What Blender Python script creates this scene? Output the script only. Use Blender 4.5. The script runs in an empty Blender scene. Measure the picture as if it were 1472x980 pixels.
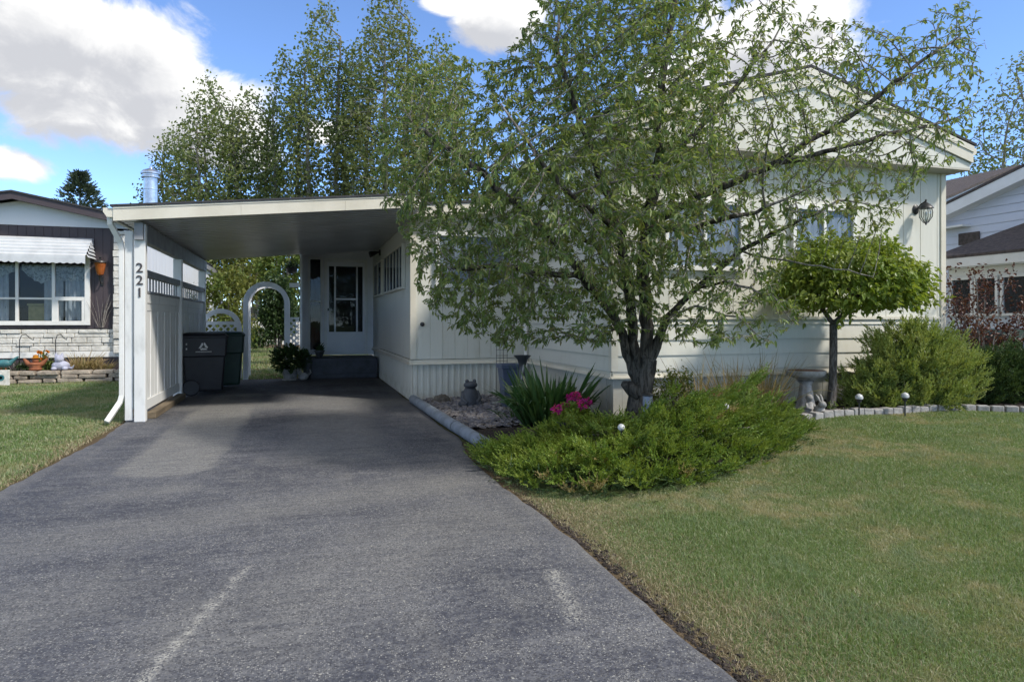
import bpy, bmesh, math, random
import numpy as np
from mathutils import Vector, Matrix
random.seed(7)
rng = np.random.default_rng(11)
S = bpy.context.scene
COL = S.collection
PI = math.pi
R = math.radians

# ------------------------------------------------------------------ camera measurements
F, CX, HZ, CH = 968.0, 736.0, 460.0, 1.28       # focal length and horizon in photo pixels, eye height
SA, CA = math.sin(R(17.3)), math.cos(R(17.3))
def at(px, py, d):
    """world point seen at a pixel of the photo, d metres away"""
    t = (px - CX) / F
    return Vector(((t * CA + SA) * d, (CA - t * SA) * d, CH - (py - HZ) * d / F))
def ss(a, b, x):
    t = np.clip((np.asarray(x, float) - a) / (b - a), 0, 1)
    return t * t * (3 - 2 * t)
def ground_z(x, y):
    """the lawn rises gently to the right, towards the house"""
    return -0.02 + 0.19 * ss(1.7, 6.2, x) * ss(0.5, 5.5, y) * (1 - ss(11, 16, x) * 0.4)

# ------------------------------------------------------------------ scene helpers
def tag(o, label=None, cat=None, group=None, kind=None):
    if label: o['label'] = label
    if cat: o['category'] = cat
    if group: o['group'] = group
    if kind: o['kind'] = kind
    return o
def thing(name, label, cat, loc=(0, 0, 0), group=None, rz=0):
    o = bpy.data.objects.new(name, None); COL.objects.link(o)
    o.empty_display_size = 0.1
    o.location = loc; o.rotation_euler = (0, 0, rz)
    return tag(o, label, cat, group)
def wloc(o):
    v = Vector((0, 0, 0))
    while o is not None:
        v += o.location; o = o.parent
    return v
def copy_tree(o, parent=None):
    c = o.copy(); COL.objects.link(c); c.parent = parent
    for ch in [k for k in bpy.data.objects if k.parent == o]:
        copy_tree(ch, c)
    return c

class MB:
    def __init__(s): s.v = []; s.f = []
    def add(s, vs, fs):
        b = len(s.v); s.v += [tuple(v) for v in vs]; s.f += [tuple(i + b for i in f) for f in fs]; return s
    def box(s, x0, x1, y0, y1, z0, z1):
        return s.add([(x0,y0,z0),(x1,y0,z0),(x1,y1,z0),(x0,y1,z0),(x0,y0,z1),(x1,y0,z1),(x1,y1,z1),(x0,y1,z1)],
                     [(0,3,2,1),(4,5,6,7),(0,1,5,4),(1,2,6,5),(2,3,7,6),(3,0,4,7)])
    def obox(s, c, ax, ay, az):
        c = Vector(c); ax, ay, az = Vector(ax), Vector(ay), Vector(az)
        vs = [c + i*ax + j*ay + k*az for k in (-1,1) for i, j in ((-1,-1),(1,-1),(1,1),(-1,1))]
        fs = [(0,3,2,1),(4,5,6,7),(0,1,5,4),(1,2,6,5),(2,3,7,6),(3,0,4,7)]
        if ax.cross(ay).dot(az) < 0: fs = [f[::-1] for f in fs]
        return s.add(vs, fs)
    def bar(s, a, b, w, h, up=(0,0,1)):
        a, b = Vector(a), Vector(b); d = (b - a); l = d.length; d.normalize()
        sx = d.cross(Vector(up)); 
        if sx.length < 1e-4: sx = d.cross(Vector((1,0,0)))
        sx.normalize(); u = sx.cross(d)
        return s.obox((a + b) / 2, d * l / 2, sx * w / 2, u * h / 2)
    def prism(s, poly, vec):
        """closed polygon of 3D points pushed along vec"""
        n = len(poly); vec = Vector(vec); p = [Vector(q) for q in poly]
        vs = p + [q + vec for q in p]
        fs = [tuple(range(n))[::-1], tuple(range(n, 2*n))] + [(i, (i+1)%n, n+(i+1)%n, n+i) for i in range(n)]
        return s.add(vs, fs)
    def tube(s, pts, rad, sides=8, cap=True):
        pts = [Vector(p) for p in pts]; n = len(pts)
        if not hasattr(rad, '__len__'): rad = [rad] * n
        vs = []; ref = None
        for i, p in enumerate(pts):
            d = (pts[min(i+1,n-1)] - pts[max(i-1,0)]).normalized()
            if ref is None:
                ref = d.cross(Vector((0.31,0.17,0.93)))
                if ref.length < 0.1: ref = d.cross(Vector((1,0,0)))
            u = (ref - d * ref.dot(d)).normalized(); ref = u; w = d.cross(u)
            for k in range(sides):
                a = 2*PI*k/sides; vs.append(p + (u*math.cos(a) + w*math.sin(a)) * rad[i])
        fs = [(i*sides+k, i*sides+(k+1)%sides, (i+1)*sides+(k+1)%sides, (i+1)*sides+k) for i in range(n-1) for k in range(sides)]
        if cap: fs += [tuple(range(sides))[::-1], tuple(range((n-1)*sides, n*sides))]
        return s.add(vs, fs)
    def lathe(s, prof, c=(0,0,0), sides=20, sx=1, sy=1):
        c = Vector(c); n = len(prof); vs = []
        for r, z in prof:
            for k in range(sides):
                a = 2*PI*k/sides; vs.append(c + Vector((r*math.cos(a)*sx, r*math.sin(a)*sy, z)))
        fs = [(i*sides+k, i*sides+(k+1)%sides, (i+1)*sides+(k+1)%sides, (i+1)*sides+k) for i in range(n-1) for k in range(sides)]
        fs += [tuple(range(sides))[::-1], tuple(range((n-1)*sides, n*sides))]
        return s.add(vs, fs)
    def blob(s, c, r, seg=12, rings=8, nz=0.0, seed=0):
        c = Vector(c); rr = random.Random(seed); vs = []; 
        if not hasattr(r, '__len__'): r = (r, r, r)
        for i in range(rings + 1):
            th = PI * i / rings
            for k in range(seg):
                a = 2*PI*k/seg; q = 1 + rr.uniform(-nz, nz)
                vs.append(c + Vector((r[0]*math.sin(th)*math.cos(a)*q, r[1]*math.sin(th)*math.sin(a)*q, -r[2]*math.cos(th)*q)))
        fs = [(i*seg+k, i*seg+(k+1)%seg, (i+1)*seg+(k+1)%seg, (i+1)*seg+k) for i in range(rings) for k in range(seg)]
        return s.add(vs, fs)
    def build(s, name, mat, parent=None, smooth=False, bevel=0.0, weld=False):
        off = wloc(parent) if parent else Vector((0,0,0))
        me = bpy.data.meshes.new(name)
        me.from_pydata([tuple(Vector(v) - off) for v in s.v], [], s.f)
        if weld:
            bm = bmesh.new(); bm.from_mesh(me); bmesh.ops.remove_doubles(bm, verts=bm.verts, dist=1e-4); bm.to_mesh(me); bm.free()
        if smooth:
            me.polygons.foreach_set('use_smooth', [True] * len(me.polygons))
            if smooth != True: me.set_sharp_from_angle(angle=R(smooth))
        me.materials.append(mat)
        o = bpy.data.objects.new(name, me); COL.objects.link(o)
        if parent: o.parent = parent
        if bevel:
            b = o.modifiers.new('bevel', 'BEVEL'); b.width = bevel; b.segments = 2; b.limit_method = 'ANGLE'; b.angle_limit = R(40)
        return o

def mesh_np(name, V, faces, mat, parent=None, smooth=False):
    """fast mesh from numpy: faces is a list of (n,k) index arrays"""
    off = np.array(wloc(parent)) if parent else np.zeros(3)
    V = (np.asarray(V, float) - off).astype(np.float32)
    me = bpy.data.meshes.new(name)
    me.vertices.add(len(V)); me.vertices.foreach_set('co', V.ravel())
    lt = np.concatenate([np.full(len(f), f.shape[1], np.int32) for f in faces])
    li = np.concatenate([f.ravel() for f in faces]).astype(np.int32)
    ls = np.concatenate([[0], np.cumsum(lt)[:-1]]).astype(np.int32)
    me.loops.add(len(li)); me.loops.foreach_set('vertex_index', li)
    me.polygons.add(len(lt)); me.polygons.foreach_set('loop_start', ls); me.polygons.foreach_set('loop_total', lt)
    me.polygons.foreach_set('use_smooth', np.full(len(lt), bool(smooth)))
    me.update(calc_edges=True)
    me.materials.append(mat)
    o = bpy.data.objects.new(name, me); COL.objects.link(o)
    if parent: o.parent = parent
    return o

def nrm(a): return a / np.maximum(np.linalg.norm(a, axis=-1, keepdims=True), 1e-9)
def rdir(n): return nrm(rng.normal(size=(n, 3)))

# ------------------------------------------------------------------ foliage builders (numpy)
def leaf_mesh(P, D, N, L, W, fold=0.25, droop=0.15):
    P, D = np.asarray(P), nrm(np.asarray(D)); Sd = nrm(np.cross(D, N)); N = np.cross(Sd, D)
    L = np.asarray(L)[:, None]; W = np.asarray(W)[:, None]
    dr = np.array([0, 0, -1.0])
    b = P; t = P + D*L + dr*L*droop
    l1 = P + D*L*.32 + Sd*W*.48 + N*W*fold; r1 = P + D*L*.32 - Sd*W*.48 + N*W*fold
    l2 = P + D*L*.68 + Sd*W*.38 + N*W*fold + dr*L*droop*.5; r2 = P + D*L*.68 - Sd*W*.38 + N*W*fold + dr*L*droop*.5
    V = np.stack([b, l1, l2, t, r2, r1], 1).reshape(-1, 3)
    i = np.arange(len(P))[:, None] * 6
    return V, np.concatenate([i + np.array([[0, 3, 2, 1]]), i + np.array([[0, 5, 4, 3]])])
def tri_mesh(P, D, Sd, L, W):
    """thin needles: triangle with a base of width W"""
    L = np.asarray(L)[:, None]; W = np.asarray(W)[:, None]
    V = np.stack([P - Sd*W*.5, P + D*L*.45 + Sd*W*.9, P + D*L, P + D*L*.4 - Sd*W*.9], 1).reshape(-1, 3)
    return V, np.arange(len(P))[:, None]*4 + np.array([[0, 1, 2, 3]])
def ribbon_mesh(P, D, L, W, droop, seg=5):
    """long arching strap leaves"""
    n = len(P); D = nrm(D); Sd = nrm(np.cross(D, np.array([0, 0, 1.0]) + rng.normal(size=(n, 3))*.4))
    V = []
    for k in range(seg + 1):
        t = k / seg
        c = P + D*(L*t)[:, None] + np.array([0, 0, -1.0])*(droop*L*t**2.6)[:, None]
        w = (W * (1 - t**2.2) * .5 * (0.75 + .5*t) + .0008)[:, None]
        V += [c - Sd*w, c + Sd*w]
    V = np.stack(V, 1).reshape(-1, 3); m = 2*(seg+1); i = np.arange(n)[:, None]*m
    Fq = np.concatenate([i + np.array([[2*k, 2*k+1, 2*k+3, 2*k+2]]) for k in range(seg)])
    return V, Fq
def join_np(parts):
    Vs, Fs, o = [], [], 0
    for V, Fq in parts:
        Vs.append(V); Fs.append(Fq + o); o += len(V)
    return np.concatenate(Vs), Fs
def spray_mesh(P, A, L, per, nl, nw, spread=0.75):
    """feathery sprays: needles set along an axis"""
    n = len(P); A = nrm(A)
    up = np.array([0, 0, 1.0]); Sd = nrm(np.cross(A, up + rng.normal(size=(n, 3))*.35)); N = np.cross(Sd, A)
    t = np.tile(np.linspace(0.06, 1, per), (n, 1)) + rng.uniform(-.03, .03, (n, per))
    sgn = np.where(np.arange(per) % 2 == 0, 1, -1)[None, :] * rng.uniform(.35, 1, (n, per))
    lift = rng.normal(size=(n, per))*.35 + .1
    curve = (t**2)[..., None] * np.array([0, 0, .12]) * L[:, None, None]
    base = P[:, None] + A[:, None]*(L[:, None]*t)[..., None] + curve
    d = A[:, None]*(0.75 + .5*t)[..., None] + Sd[:, None]*(sgn*spread*(1.15 - .8*t))[..., None] + N[:, None]*lift[..., None]
    d = nrm(d); ln = nl*(1.25 - .75*t)*rng.uniform(.6, 1.25, (n, per))
    s2 = nrm(np.cross(d, rng.normal(size=(n, per, 3))))
    V, Fq = tri_mesh(base.reshape(-1, 3), d.reshape(-1, 3), s2.reshape(-1, 3), ln.ravel(), np.full(n*per, nw))
    return V, Fq

def colonize(attr, nodes, parent, step, di, dk, iters, trop=(0, 0, 0), jit=0.12, maxn=20000):
    """space colonization: branches grow from the given limb nodes towards the attractor points"""
    pos = [np.array(p, float) for p in nodes]; par = list(parent)
    attr = np.array(attr, float); trop = np.array(trop, float)
    P = np.array(pos); 
    best = np.full(len(attr), 1e9); who = np.zeros(len(attr), int)
    def absorb(lo):
        nonlocal best, who
        Q = np.array(pos[lo:])
        for s in range(0, len(Q), 400):
            q = Q[s:s+400]; dd = np.linalg.norm(attr[:, None] - q[None], axis=2)
            k = dd.argmin(1); m = dd[np.arange(len(attr)), k]; b = m < best
            best[b] = m[b]; who[b] = k[b] + lo + s
    absorb(0)
    for it in range(iters):
        keep = best > dk
        attr, best, who = attr[keep], best[keep], who[keep]
        inf = best < di
        if not inf.any() or len(pos) > maxn: break
        ids = who[inf]; Pn = np.array(pos)
        v = nrm(attr[inf] - Pn[ids])
        acc = np.zeros((len(pos), 3)); np.add.at(acc, ids, v)
        u = np.unique(ids); lo = len(pos)
        d = nrm(acc[u] + trop + rng.normal(size=(len(u), 3))*jit)
        for i, k in enumerate(u):
            pos.append(Pn[k] + d[i]*step); par.append(int(k))
        absorb(lo)
    return np.array(pos), np.array(par)
def pipe_radii(par, tip, expo=2.3):
    n = len(par); acc = np.zeros(n)
    for i in range(n - 1, -1, -1):
        if acc[i] == 0: acc[i] = tip**expo
        if par[i] >= 0: acc[par[i]] += acc[i]
    return acc ** (1/expo)
def branch_mesh(pos, par, rad, sides=5, rmin=0.0, rmax=9.0):
    n = len(pos); ch = np.where(par >= 0)[0]
    main = np.full(n, -1); br = np.zeros(n)
    for c in ch:
        p = par[c]
        if rad[c] > br[p]: br[p] = rad[c]; main[p] = c
    pd = np.where(par[:, None] >= 0, pos - pos[np.maximum(par, 0)], 0)
    nd = np.where(main[:, None] >= 0, pos[np.maximum(main, 0)] - pos, 0)
    dr = nrm(nrm(pd) + nrm(nd))
    e = ch[(rad[ch] >= rmin) & (rad[ch] < rmax)]; p = par[e]
    ism = main[p] == e
    d0 = np.where(ism[:, None], dr[p], nrm(pos[e] - pos[p])); r0 = np.where(ism, rad[p], rad[e]*1.15)
    def ring(c, d, r):
        u = nrm(np.cross(d, np.array([.83, .31, .12]))); w = np.cross(d, u)
        a = np.arange(sides)*2*PI/sides
        return c[:, None] + (u[:, None]*np.cos(a)[None, :, None] + w[:, None]*np.sin(a)[None, :, None])*r[:, None, None]
    V = np.concatenate([ring(pos[p], d0, r0), ring(pos[e], dr[e], rad[e])], 1).reshape(-1, 3)
    i = np.arange(len(e))[:, None]*2*sides
    Fq = np.concatenate([i + np.array([[k, (k+1) % sides, sides+(k+1) % sides, sides+k]]) for k in range(sides)])
    return V, Fq
def limb_nodes(limbs, step):
    """polylines (first point = an index into an earlier limb or None) resampled to nodes"""
    nodes, par, ends = [], [], []
    for src, pts in limbs:
        pts = [np.array(p, float) for p in pts]
        if src is None: nodes.append(pts[0]); par.append(-1); cur = len(nodes) - 1; rest = pts[1:]
        else:
            q = pts[0]; A = np.array(nodes); cur = int(np.linalg.norm(A - q, axis=1).argmin()); rest = pts[1:]
        for q in rest:
            p0 = nodes[cur]; m = max(1, int(round(np.linalg.norm(q - p0)/step)))
            for k in range(1, m + 1):
                nodes.append(p0 + (q - p0)*k/m + (rng.normal(size=3)*step*.1 if k < m else 0)); par.append(cur); cur = len(nodes) - 1
    return nodes, par

# ------------------------------------------------------------------ materials
class NT:
    def __init__(s, tree): s.t = tree; s.t.nodes.clear()
    def n(s, typ, **kw):
        o = s.t.nodes.new(typ)
        for k, v in kw.items(): setattr(o, k, v)
        return o
    def l(s, a, b): s.t.links.new(a, b)
    def setin(s, node, key, val):
        if isinstance(val, bpy.types.NodeSocket): s.l(val, node.inputs[key])
        else: node.inputs[key].default_value = val
    def math(s, op, a, b=0.0, c=0.0, clamp=False):
        m = s.n('ShaderNodeMath', operation=op, use_clamp=clamp)
        s.setin(m, 0, a); s.setin(m, 1, b)
        if op in ('MULTIPLY_ADD', 'SMOOTH_MIN', 'SMOOTH_MAX', 'WRAP', 'COMPARE'): s.setin(m, 2, c)
        return m.outputs[0]
    def vmath(s, op, a, b=(0,0,0)):
        m = s.n('ShaderNodeVectorMath', operation=op); s.setin(m, 0, a); s.setin(m, 1, b)
        return m.outputs['Value'] if op in ('DOT_PRODUCT', 'LENGTH', 'DISTANCE') else m.outputs[0]
    def ramp(s, x, lo, hi, a=0.0, b=1.0, smooth=True):
        m = s.n('ShaderNodeMapRange', interpolation_type='SMOOTHSTEP' if smooth else 'LINEAR')
        s.setin(m, 0, x)
        for k, v in zip((1, 2, 3, 4), (lo, hi, a, b)): m.inputs[k].default_value = v
        return m.outputs[0]
    def mix(s, f, a, b, mode='MIX'):
        m = s.n('ShaderNodeMix', data_type='RGBA', blend_type=mode)
        s.setin(m, 0, f)
        for k, v in ((6, a), (7, b)):
            if isinstance(v, (tuple, list)): v = (*v[:3], 1)
            s.setin(m, k, v)
        return m.outputs[2]
    def noise(s, vec, scale, detail=4, rough=.55, out='Fac', dist=0.0):
        m = s.n('ShaderNodeTexNoise'); s.l(vec, m.inputs['Vector'])
        m.inputs['Scale'].default_value = scale; m.inputs['Detail'].default_value = detail; m.inputs['Roughness'].default_value = rough
        m.inputs['Distortion'].default_value = dist
        return m.outputs[out]
    def scaled(s, vec, sc):
        return s.vmath('MULTIPLY', vec, sc)
def new_mat(name):
    m = bpy.data.materials.new(name); m.use_nodes = True
    return m, NT(m.node_tree)
def finish(N, col, rough=.6, bump=None, bdist=.01, metal=0.0, spec=.5, bstr=1.0):
    p = N.n('ShaderNodeBsdfPrincipled'); o = N.n('ShaderNodeOutputMaterial')
    if isinstance(col, (tuple, list)): col = (*col[:3], 1)
    N.setin(p, 'Base Color', col); N.setin(p, 'Roughness', rough); N.setin(p, 'Metallic', metal)
    p.inputs['Specular IOR Level'].default_value = spec
    if bump is not None:
        b = N.n('ShaderNodeBump'); b.inputs['Distance'].default_value = bdist; b.inputs['Strength'].default_value = bstr
        N.l(bump, b.inputs['Height']); N.l(b.outputs[0], p.inputs['Normal'])
    N.l(p.outputs[0], o.inputs[0]); return p
def pos(N): return N.n('ShaderNodeNewGeometry').outputs['Position']
def simple(name, c, c2=None, rough=.6, scale=4.0, bump=.3, bscale=60.0, metal=0.0, spec=.4, stretch=(1,1,1), lo=.35, hi=.7, bdist=.003):
    m, N = new_mat(name); P = N.scaled(pos(N), stretch)
    c2 = c2 or tuple(x*.8 for x in c)
    f = N.ramp(N.noise(P, scale, 5), lo, hi)
    col = N.mix(f, c, c2)
    finish(N, col, rough, N.noise(P, bscale, 3) if bump else None, bdist, metal, spec, bump or 1)
    return m
def leafy(name, cols, trans=.3, rough=.5, patch=None, lawn=None):
    """foliage: colour varies leaf by leaf and in clumps"""
    m, N = new_mat(name); g = N.n('ShaderNodeNewGeometry')
    rp = N.n('ShaderNodeValToRGB'); N.l(g.outputs['Random Per Island'], rp.inputs[0])
    e = rp.color_ramp.elements
    while len(e) < len(cols): e.new(.5)
    for i, c in enumerate(cols): e[i].position = i/(len(cols)-1); e[i].color = (*c, 1)
    col = rp.outputs[0]
    if patch:
        sc, amt, c = patch
        f = N.ramp(N.noise(g.outputs['Position'], sc, 3), .42, .66, 0, amt)
        col = N.mix(f, col, c)
    if lawn:
        P = g.outputs['Position']
        a = N.noise(P, 1.1, 5, .6); b = N.noise(P, 5.0, 4, .6); c = N.noise(P, 2.3, 4, .6)
        col = N.mix(N.ramp(b, .42, .66, .0, .35), col, (.11, .175, .05))
        col = N.mix(N.math('MULTIPLY', N.ramp(a, .46, .6), N.ramp(b, .38, .6, .15, .85)), col, (.42, .375, .24))
        col = N.mix(N.ramp(c, .52, .7, 0, .5), col, (.2, .27, .17))
    p = N.n('ShaderNodeBsdfPrincipled'); N.l(col, p.inputs['Base Color']); p.inputs['Roughness'].default_value = rough
    p.inputs['Specular IOR Level'].default_value = .35
    tr = N.n('ShaderNodeBsdfTranslucent')
    N.l(N.mix(1.0, col, (1.25, 1.2, .55), 'MULTIPLY'), tr.inputs[0])
    mx = N.n('ShaderNodeMixShader'); mx.inputs[0].default_value = trans
    N.l(p.outputs[0], mx.inputs[1]); N.l(tr.outputs[0], mx.inputs[2])
    N.l(mx.outputs[0], N.n('ShaderNodeOutputMaterial').inputs[0])
    return m
def glass_mat(name, tint=(.75,.8,.82), base=.12):
    m, N = new_mat(name)
    lw = N.n('ShaderNodeFresnel'); lw.inputs[0].default_value = 1.5
    f = N.math('MULTIPLY_ADD', lw.outputs[0], .5, base, True)
    f = N.math('MULTIPLY', f, N.math('SUBTRACT', 1.0, N.n('ShaderNodeNewGeometry').outputs['Backfacing']))
    t = N.n('ShaderNodeBsdfTransparent'); t.inputs[0].default_value = (*tint, 1)
    g = N.n('ShaderNodeBsdfGlossy'); g.inputs['Roughness'].default_value = .02; g.inputs[0].default_value = (.9,.93,1,1)
    wv = N.noise(pos(N), 1.6, 2)
    b = N.n('ShaderNodeBump'); b.inputs['Distance'].default_value = .004; N.l(wv, b.inputs['Height']); N.l(b.outputs[0], g.inputs['Normal'])
    mx = N.n('ShaderNodeMixShader'); N.l(f, mx.inputs[0]); N.l(t.outputs[0], mx.inputs[1]); N.l(g.outputs[0], mx.inputs[2])
    N.l(mx.outputs[0], N.n('ShaderNodeOutputMaterial').inputs[0]); return m
def siding(name, c, dirt=(.33,.29,.2), amt=.35, rough=.5):
    """painted siding: faint rain streaks, chalking and dust near the bottom"""
    m, N = new_mat(name); P = pos(N)
    st = N.noise(N.scaled(P, (7, 7, .5)), 1.0, 6, .6)
    bl = N.noise(P, 1.3, 4)
    f = N.math('MULTIPLY', N.ramp(st, .5, .78), N.ramp(bl, .35, .75)); f = N.math('MULTIPLY', f, amt)
    z = N.n('ShaderNodeSeparateXYZ'); N.l(P, z.inputs[0])
    low = N.math('MULTIPLY', N.ramp(z.outputs[2], .05, .4, .5, 0), N.ramp(N.noise(P, 6, 5), .35, .7))
    f = N.math('MAXIMUM', f, low)
    col = N.mix(f, c, dirt)
    col = N.mix(N.ramp(N.noise(P, 35, 3), .4, .75, 0, .12), col, tuple(x*1.12 for x in c))
    finish(N, col, rough, N.noise(N.scaled(P, (1.2, 1.2, .3)), 2.4, 3), .035, spec=.35, bstr=.5); return m

MT = {}
MT['cream'] = siding('cream_siding', (.62,.61,.54), amt=.4)
MT['cream_skirt'] = siding('cream_skirting', (.58,.565,.495), amt=.5)
MT['white_trim'] = simple('white_painted_trim', (.78,.77,.74), (.7,.69,.65), .45, 3)
MT['white_paint'] = simple('weathered_white_paint', (.72,.72,.7), (.5,.5,.48), .55, 7, stretch=(1,1,.4), lo=.5, hi=.85)
MT['white_vinyl'] = simple('white_vinyl', (.79,.79,.8), (.72,.72,.74), .35, 3)
MT['grey_paint'] = simple('grey_painted_timber', (.28,.285,.3), (.2,.2,.21), .55, 5)
MT['cream_metal'] = simple('cream_metal_fascia', (.68,.64,.54), (.6,.56,.46), .4, 2.5)
MT['roof_under'] = simple('grey_metal_roof_pan', (.42,.43,.45), (.33,.34,.36), .28, 1.5, metal=.0, spec=.6)
MT['roof_dark'] = simple('dark_roof_edge', (.05,.05,.055), (.035,.035,.04), .7, 8)
MT['shingle'] = simple('brown_shingles', (.1,.08,.072), (.055,.046,.042), .85, 14, bump=.8, bscale=90, bdist=.01)
MT['door_white'] = simple('white_door', (.79,.79,.8), (.73,.73,.75), .35, 2)
MT['step'] = simple('dark_grey_painted_step', (.06,.065,.08), (.04,.043,.05), .6, 6)
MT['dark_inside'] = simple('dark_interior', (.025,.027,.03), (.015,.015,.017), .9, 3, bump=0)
MT['curtain'] = simple('pale_curtain', (.55,.57,.58), (.42,.44,.46), .9, 5)
MT['blind'] = simple('blue_grey_blind', (.47,.5,.55), (.36,.385,.43), .7, 5)
MT['lace'] = simple('lace_valance', (.62,.62,.58), (.3,.3,.28), .95, 22, lo=.45, hi=.62)
MT['black_metal'] = simple('black_metal', (.02,.02,.022), (.03,.03,.03), .4, 20, spec=.5)
MT['digit'] = simple('dark_bronze_numerals', (.07,.06,.06), None, .4, 5)
MT['bin_black'] = simple('black_bin_plastic', (.013,.013,.018), (.02,.02,.026), .45, 6)
MT['bin_green'] = simple('dark_green_bin_plastic', (.008,.028,.022), (.011,.036,.027), .45, 6)
MT['bin_mark'] = simple('white_print', (.7,.7,.7), None, .6, 5, bump=0)
MT['brown_siding'] = siding('dark_brown_siding', (.065,.05,.055), dirt=(.12,.1,.09), amt=.5)
MT['white_siding'] = siding('white_siding', (.7,.71,.73), amt=.2)
MT['blue_siding'] = siding('pale_blue_siding', (.56,.6,.68), dirt=(.4,.42,.45), amt=.25)
MT['awning'] = simple('white_metal_awning', (.6,.61,.62), (.5,.51,.52), .4, 4)
MT['steel'] = simple('galvanised_steel', (.62,.64,.67), (.45,.46,.48), .28, 6, metal=.9)
MT['amber'] = simple('amber_glass', (.35,.1,.02), (.25,.06,.01), .15, 6, spec=.6)
MT['clear_glass'] = glass_mat('clear_glass', (.85,.88,.88), .06)
MT['window_glass'] = glass_mat('window_glass', (.8,.83,.85), .0)
MT['soil'] = simple('dark_mulch', (.055,.042,.034), (.025,.02,.017), .95, 14, bump=1, bscale=50, bdist=.03)
MT['concrete'] = simple('weathered_concrete', (.36,.35,.34), (.2,.2,.19), .9, 12, bump=.8, bscale=70, bdist=.006)
MT['rust'] = simple('rusty_basin', (.22,.1,.06), (.12,.07,.05), .9, 12)
MT['paver'] = simple('grey_paver', (.34,.33,.32), (.22,.21,.2), .9, 16, bump=.8, bscale=60, bdist=.006)
MT['curb'] = simple('blue_grey_painted_edging', (.22,.25,.29), (.14,.16,.18), .55, 6)
MT['frog'] = simple('dark_slate_statue', (.05,.055,.065), (.085,.09,.1), .6, 9, bump=.6, bscale=40, bdist=.006)
MT['planter'] = simple('blue_grey_glaze', (.1,.125,.19), (.07,.085,.13), .35, 5)
MT['black_glaze'] = simple('charcoal_glaze', (.035,.04,.045), (.06,.065,.07), .35, 8)
MT['bowl'] = simple('dark_purple_bowl', (.025,.02,.035), (.04,.03,.05), .35, 8)
MT['rock'] = simple('mottled_rock', (.16,.14,.11), (.07,.06,.05), .9, 20, bump=1, bscale=40, bdist=.015)
MT['timber'] = simple('weathered_timber', (.2,.155,.1), (.11,.085,.055), .85, 9, stretch=(1,.15,1))
MT['stone_wall'] = simple('tan_fieldstone', (.36,.31,.25), (.2,.17,.14), .9, 6, bump=1, bscale=25, bdist=.02)
MT['stone_white'] = simple('white_stone_veneer', (.68,.66,.61), (.5,.48,.43), .7, 7, bump=.9, bscale=12, bdist=.02)
MT['terracotta'] = simple('terracotta', (.3,.11,.05), (.2,.065,.03), .75, 10)
MT['pale_figure'] = simple('pale_blue_figure', (.45,.46,.56), (.3,.31,.4), .7, 14)
MT['teal'] = simple('teal_paint', (.06,.2,.22), (.04,.13,.15), .5, 8)
MT['white_globe'] = simple('white_globe', (.55,.56,.57), (.32,.33,.34), .25, 30)
MT['solar'] = simple('brushed_solar_post', (.2,.23,.33), (.32,.34,.4), .35, 25, metal=.4)
MT['soffit'] = simple('cream_soffit', (.5,.47,.4), (.42,.4,.34), .6, 3)
MT['asphalt_shingle'] = simple('charcoal_shingles', (.05,.05,.053), (.03,.03,.032), .9, 12, bump=.8, bscale=80, bdist=.01)
MT['petal'] = leafy('magenta_petals', [(.45,.01,.16), (.6,.03,.26), (.36,.01,.2), (.62,.08,.14)], .25)
MT['orange_flower'] = leafy('orange_petals', [(.6,.16,.01), (.55,.25,.02)], .25)
MT['willow_leaf'] = leafy('front_tree_leaves', [(.09,.155,.045), (.155,.225,.07), (.22,.29,.105), (.12,.185,.075), (.34,.39,.18), (.2,.18,.09)], .46, .4, (1.6, .5, (.22,.27,.08)))
MT['poplar_leaf'] = leafy('poplar_leaves', [(.1,.145,.05), (.17,.215,.08), (.25,.28,.12)], .46, .45, (.25, .5, (.19,.2,.09)))
MT['lilac_leaf'] = leafy('shrub_leaves', [(.06,.1,.02), (.11,.17,.035), (.17,.2,.05)], .35, .5, (.5, .5, (.2,.17,.04)))
MT['dark_leaf'] = leafy('dark_leaves', [(.022,.05,.015), (.035,.07,.02), (.06,.095,.03)], .25, .5)
MT['maple_leaf'] = leafy('round_tree_leaves', [(.12,.19,.028), (.19,.265,.042), (.27,.34,.07), (.15,.225,.035)], .42, .4, (2.2, .45, (.24,.26,.06)))
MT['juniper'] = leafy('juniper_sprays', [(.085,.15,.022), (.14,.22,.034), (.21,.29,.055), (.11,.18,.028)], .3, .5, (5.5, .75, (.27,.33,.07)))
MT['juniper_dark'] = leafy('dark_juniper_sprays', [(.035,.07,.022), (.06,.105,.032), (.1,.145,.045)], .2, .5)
MT['cypress'] = leafy('golden_evergreen_sprays', [(.17,.235,.05), (.26,.33,.085), (.37,.42,.14)], .28, .5, (4.0, .6, (.36,.39,.13)))
MT['dry_juniper'] = leafy('dead_juniper_tips', [(.26,.19,.08), (.34,.27,.12), (.3,.27,.09)], .2, .6)
MT['spruce'] = leafy('spruce_needles', [(.04,.065,.045), (.07,.1,.065), (.1,.13,.085)], .15, .6)
MT['iris'] = leafy('strap_leaves', [(.03,.075,.022), (.05,.105,.03), (.075,.13,.045)], .28, .35)
MT['dry_grass'] = leafy('dry_straw', [(.3,.21,.1), (.42,.31,.17), (.25,.2,.09), (.2,.19,.07)], .25, .6)
MT['purple_leaf'] = leafy('purple_leaves', [(.07,.026,.024), (.1,.04,.03), (.14,.07,.045)], .3, .4)
MT['grass'] = leafy('lawn_blades', [(.115,.195,.06), (.16,.245,.08), (.215,.295,.115), (.28,.335,.19), (.42,.4,.28)], .36, .42, lawn=True)
MT['dry_blades'] = leafy('dead_lawn_blades', [(.34,.28,.18), (.43,.37,.25), (.25,.2,.12), (.19,.2,.09)], .2, .6)
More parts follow.
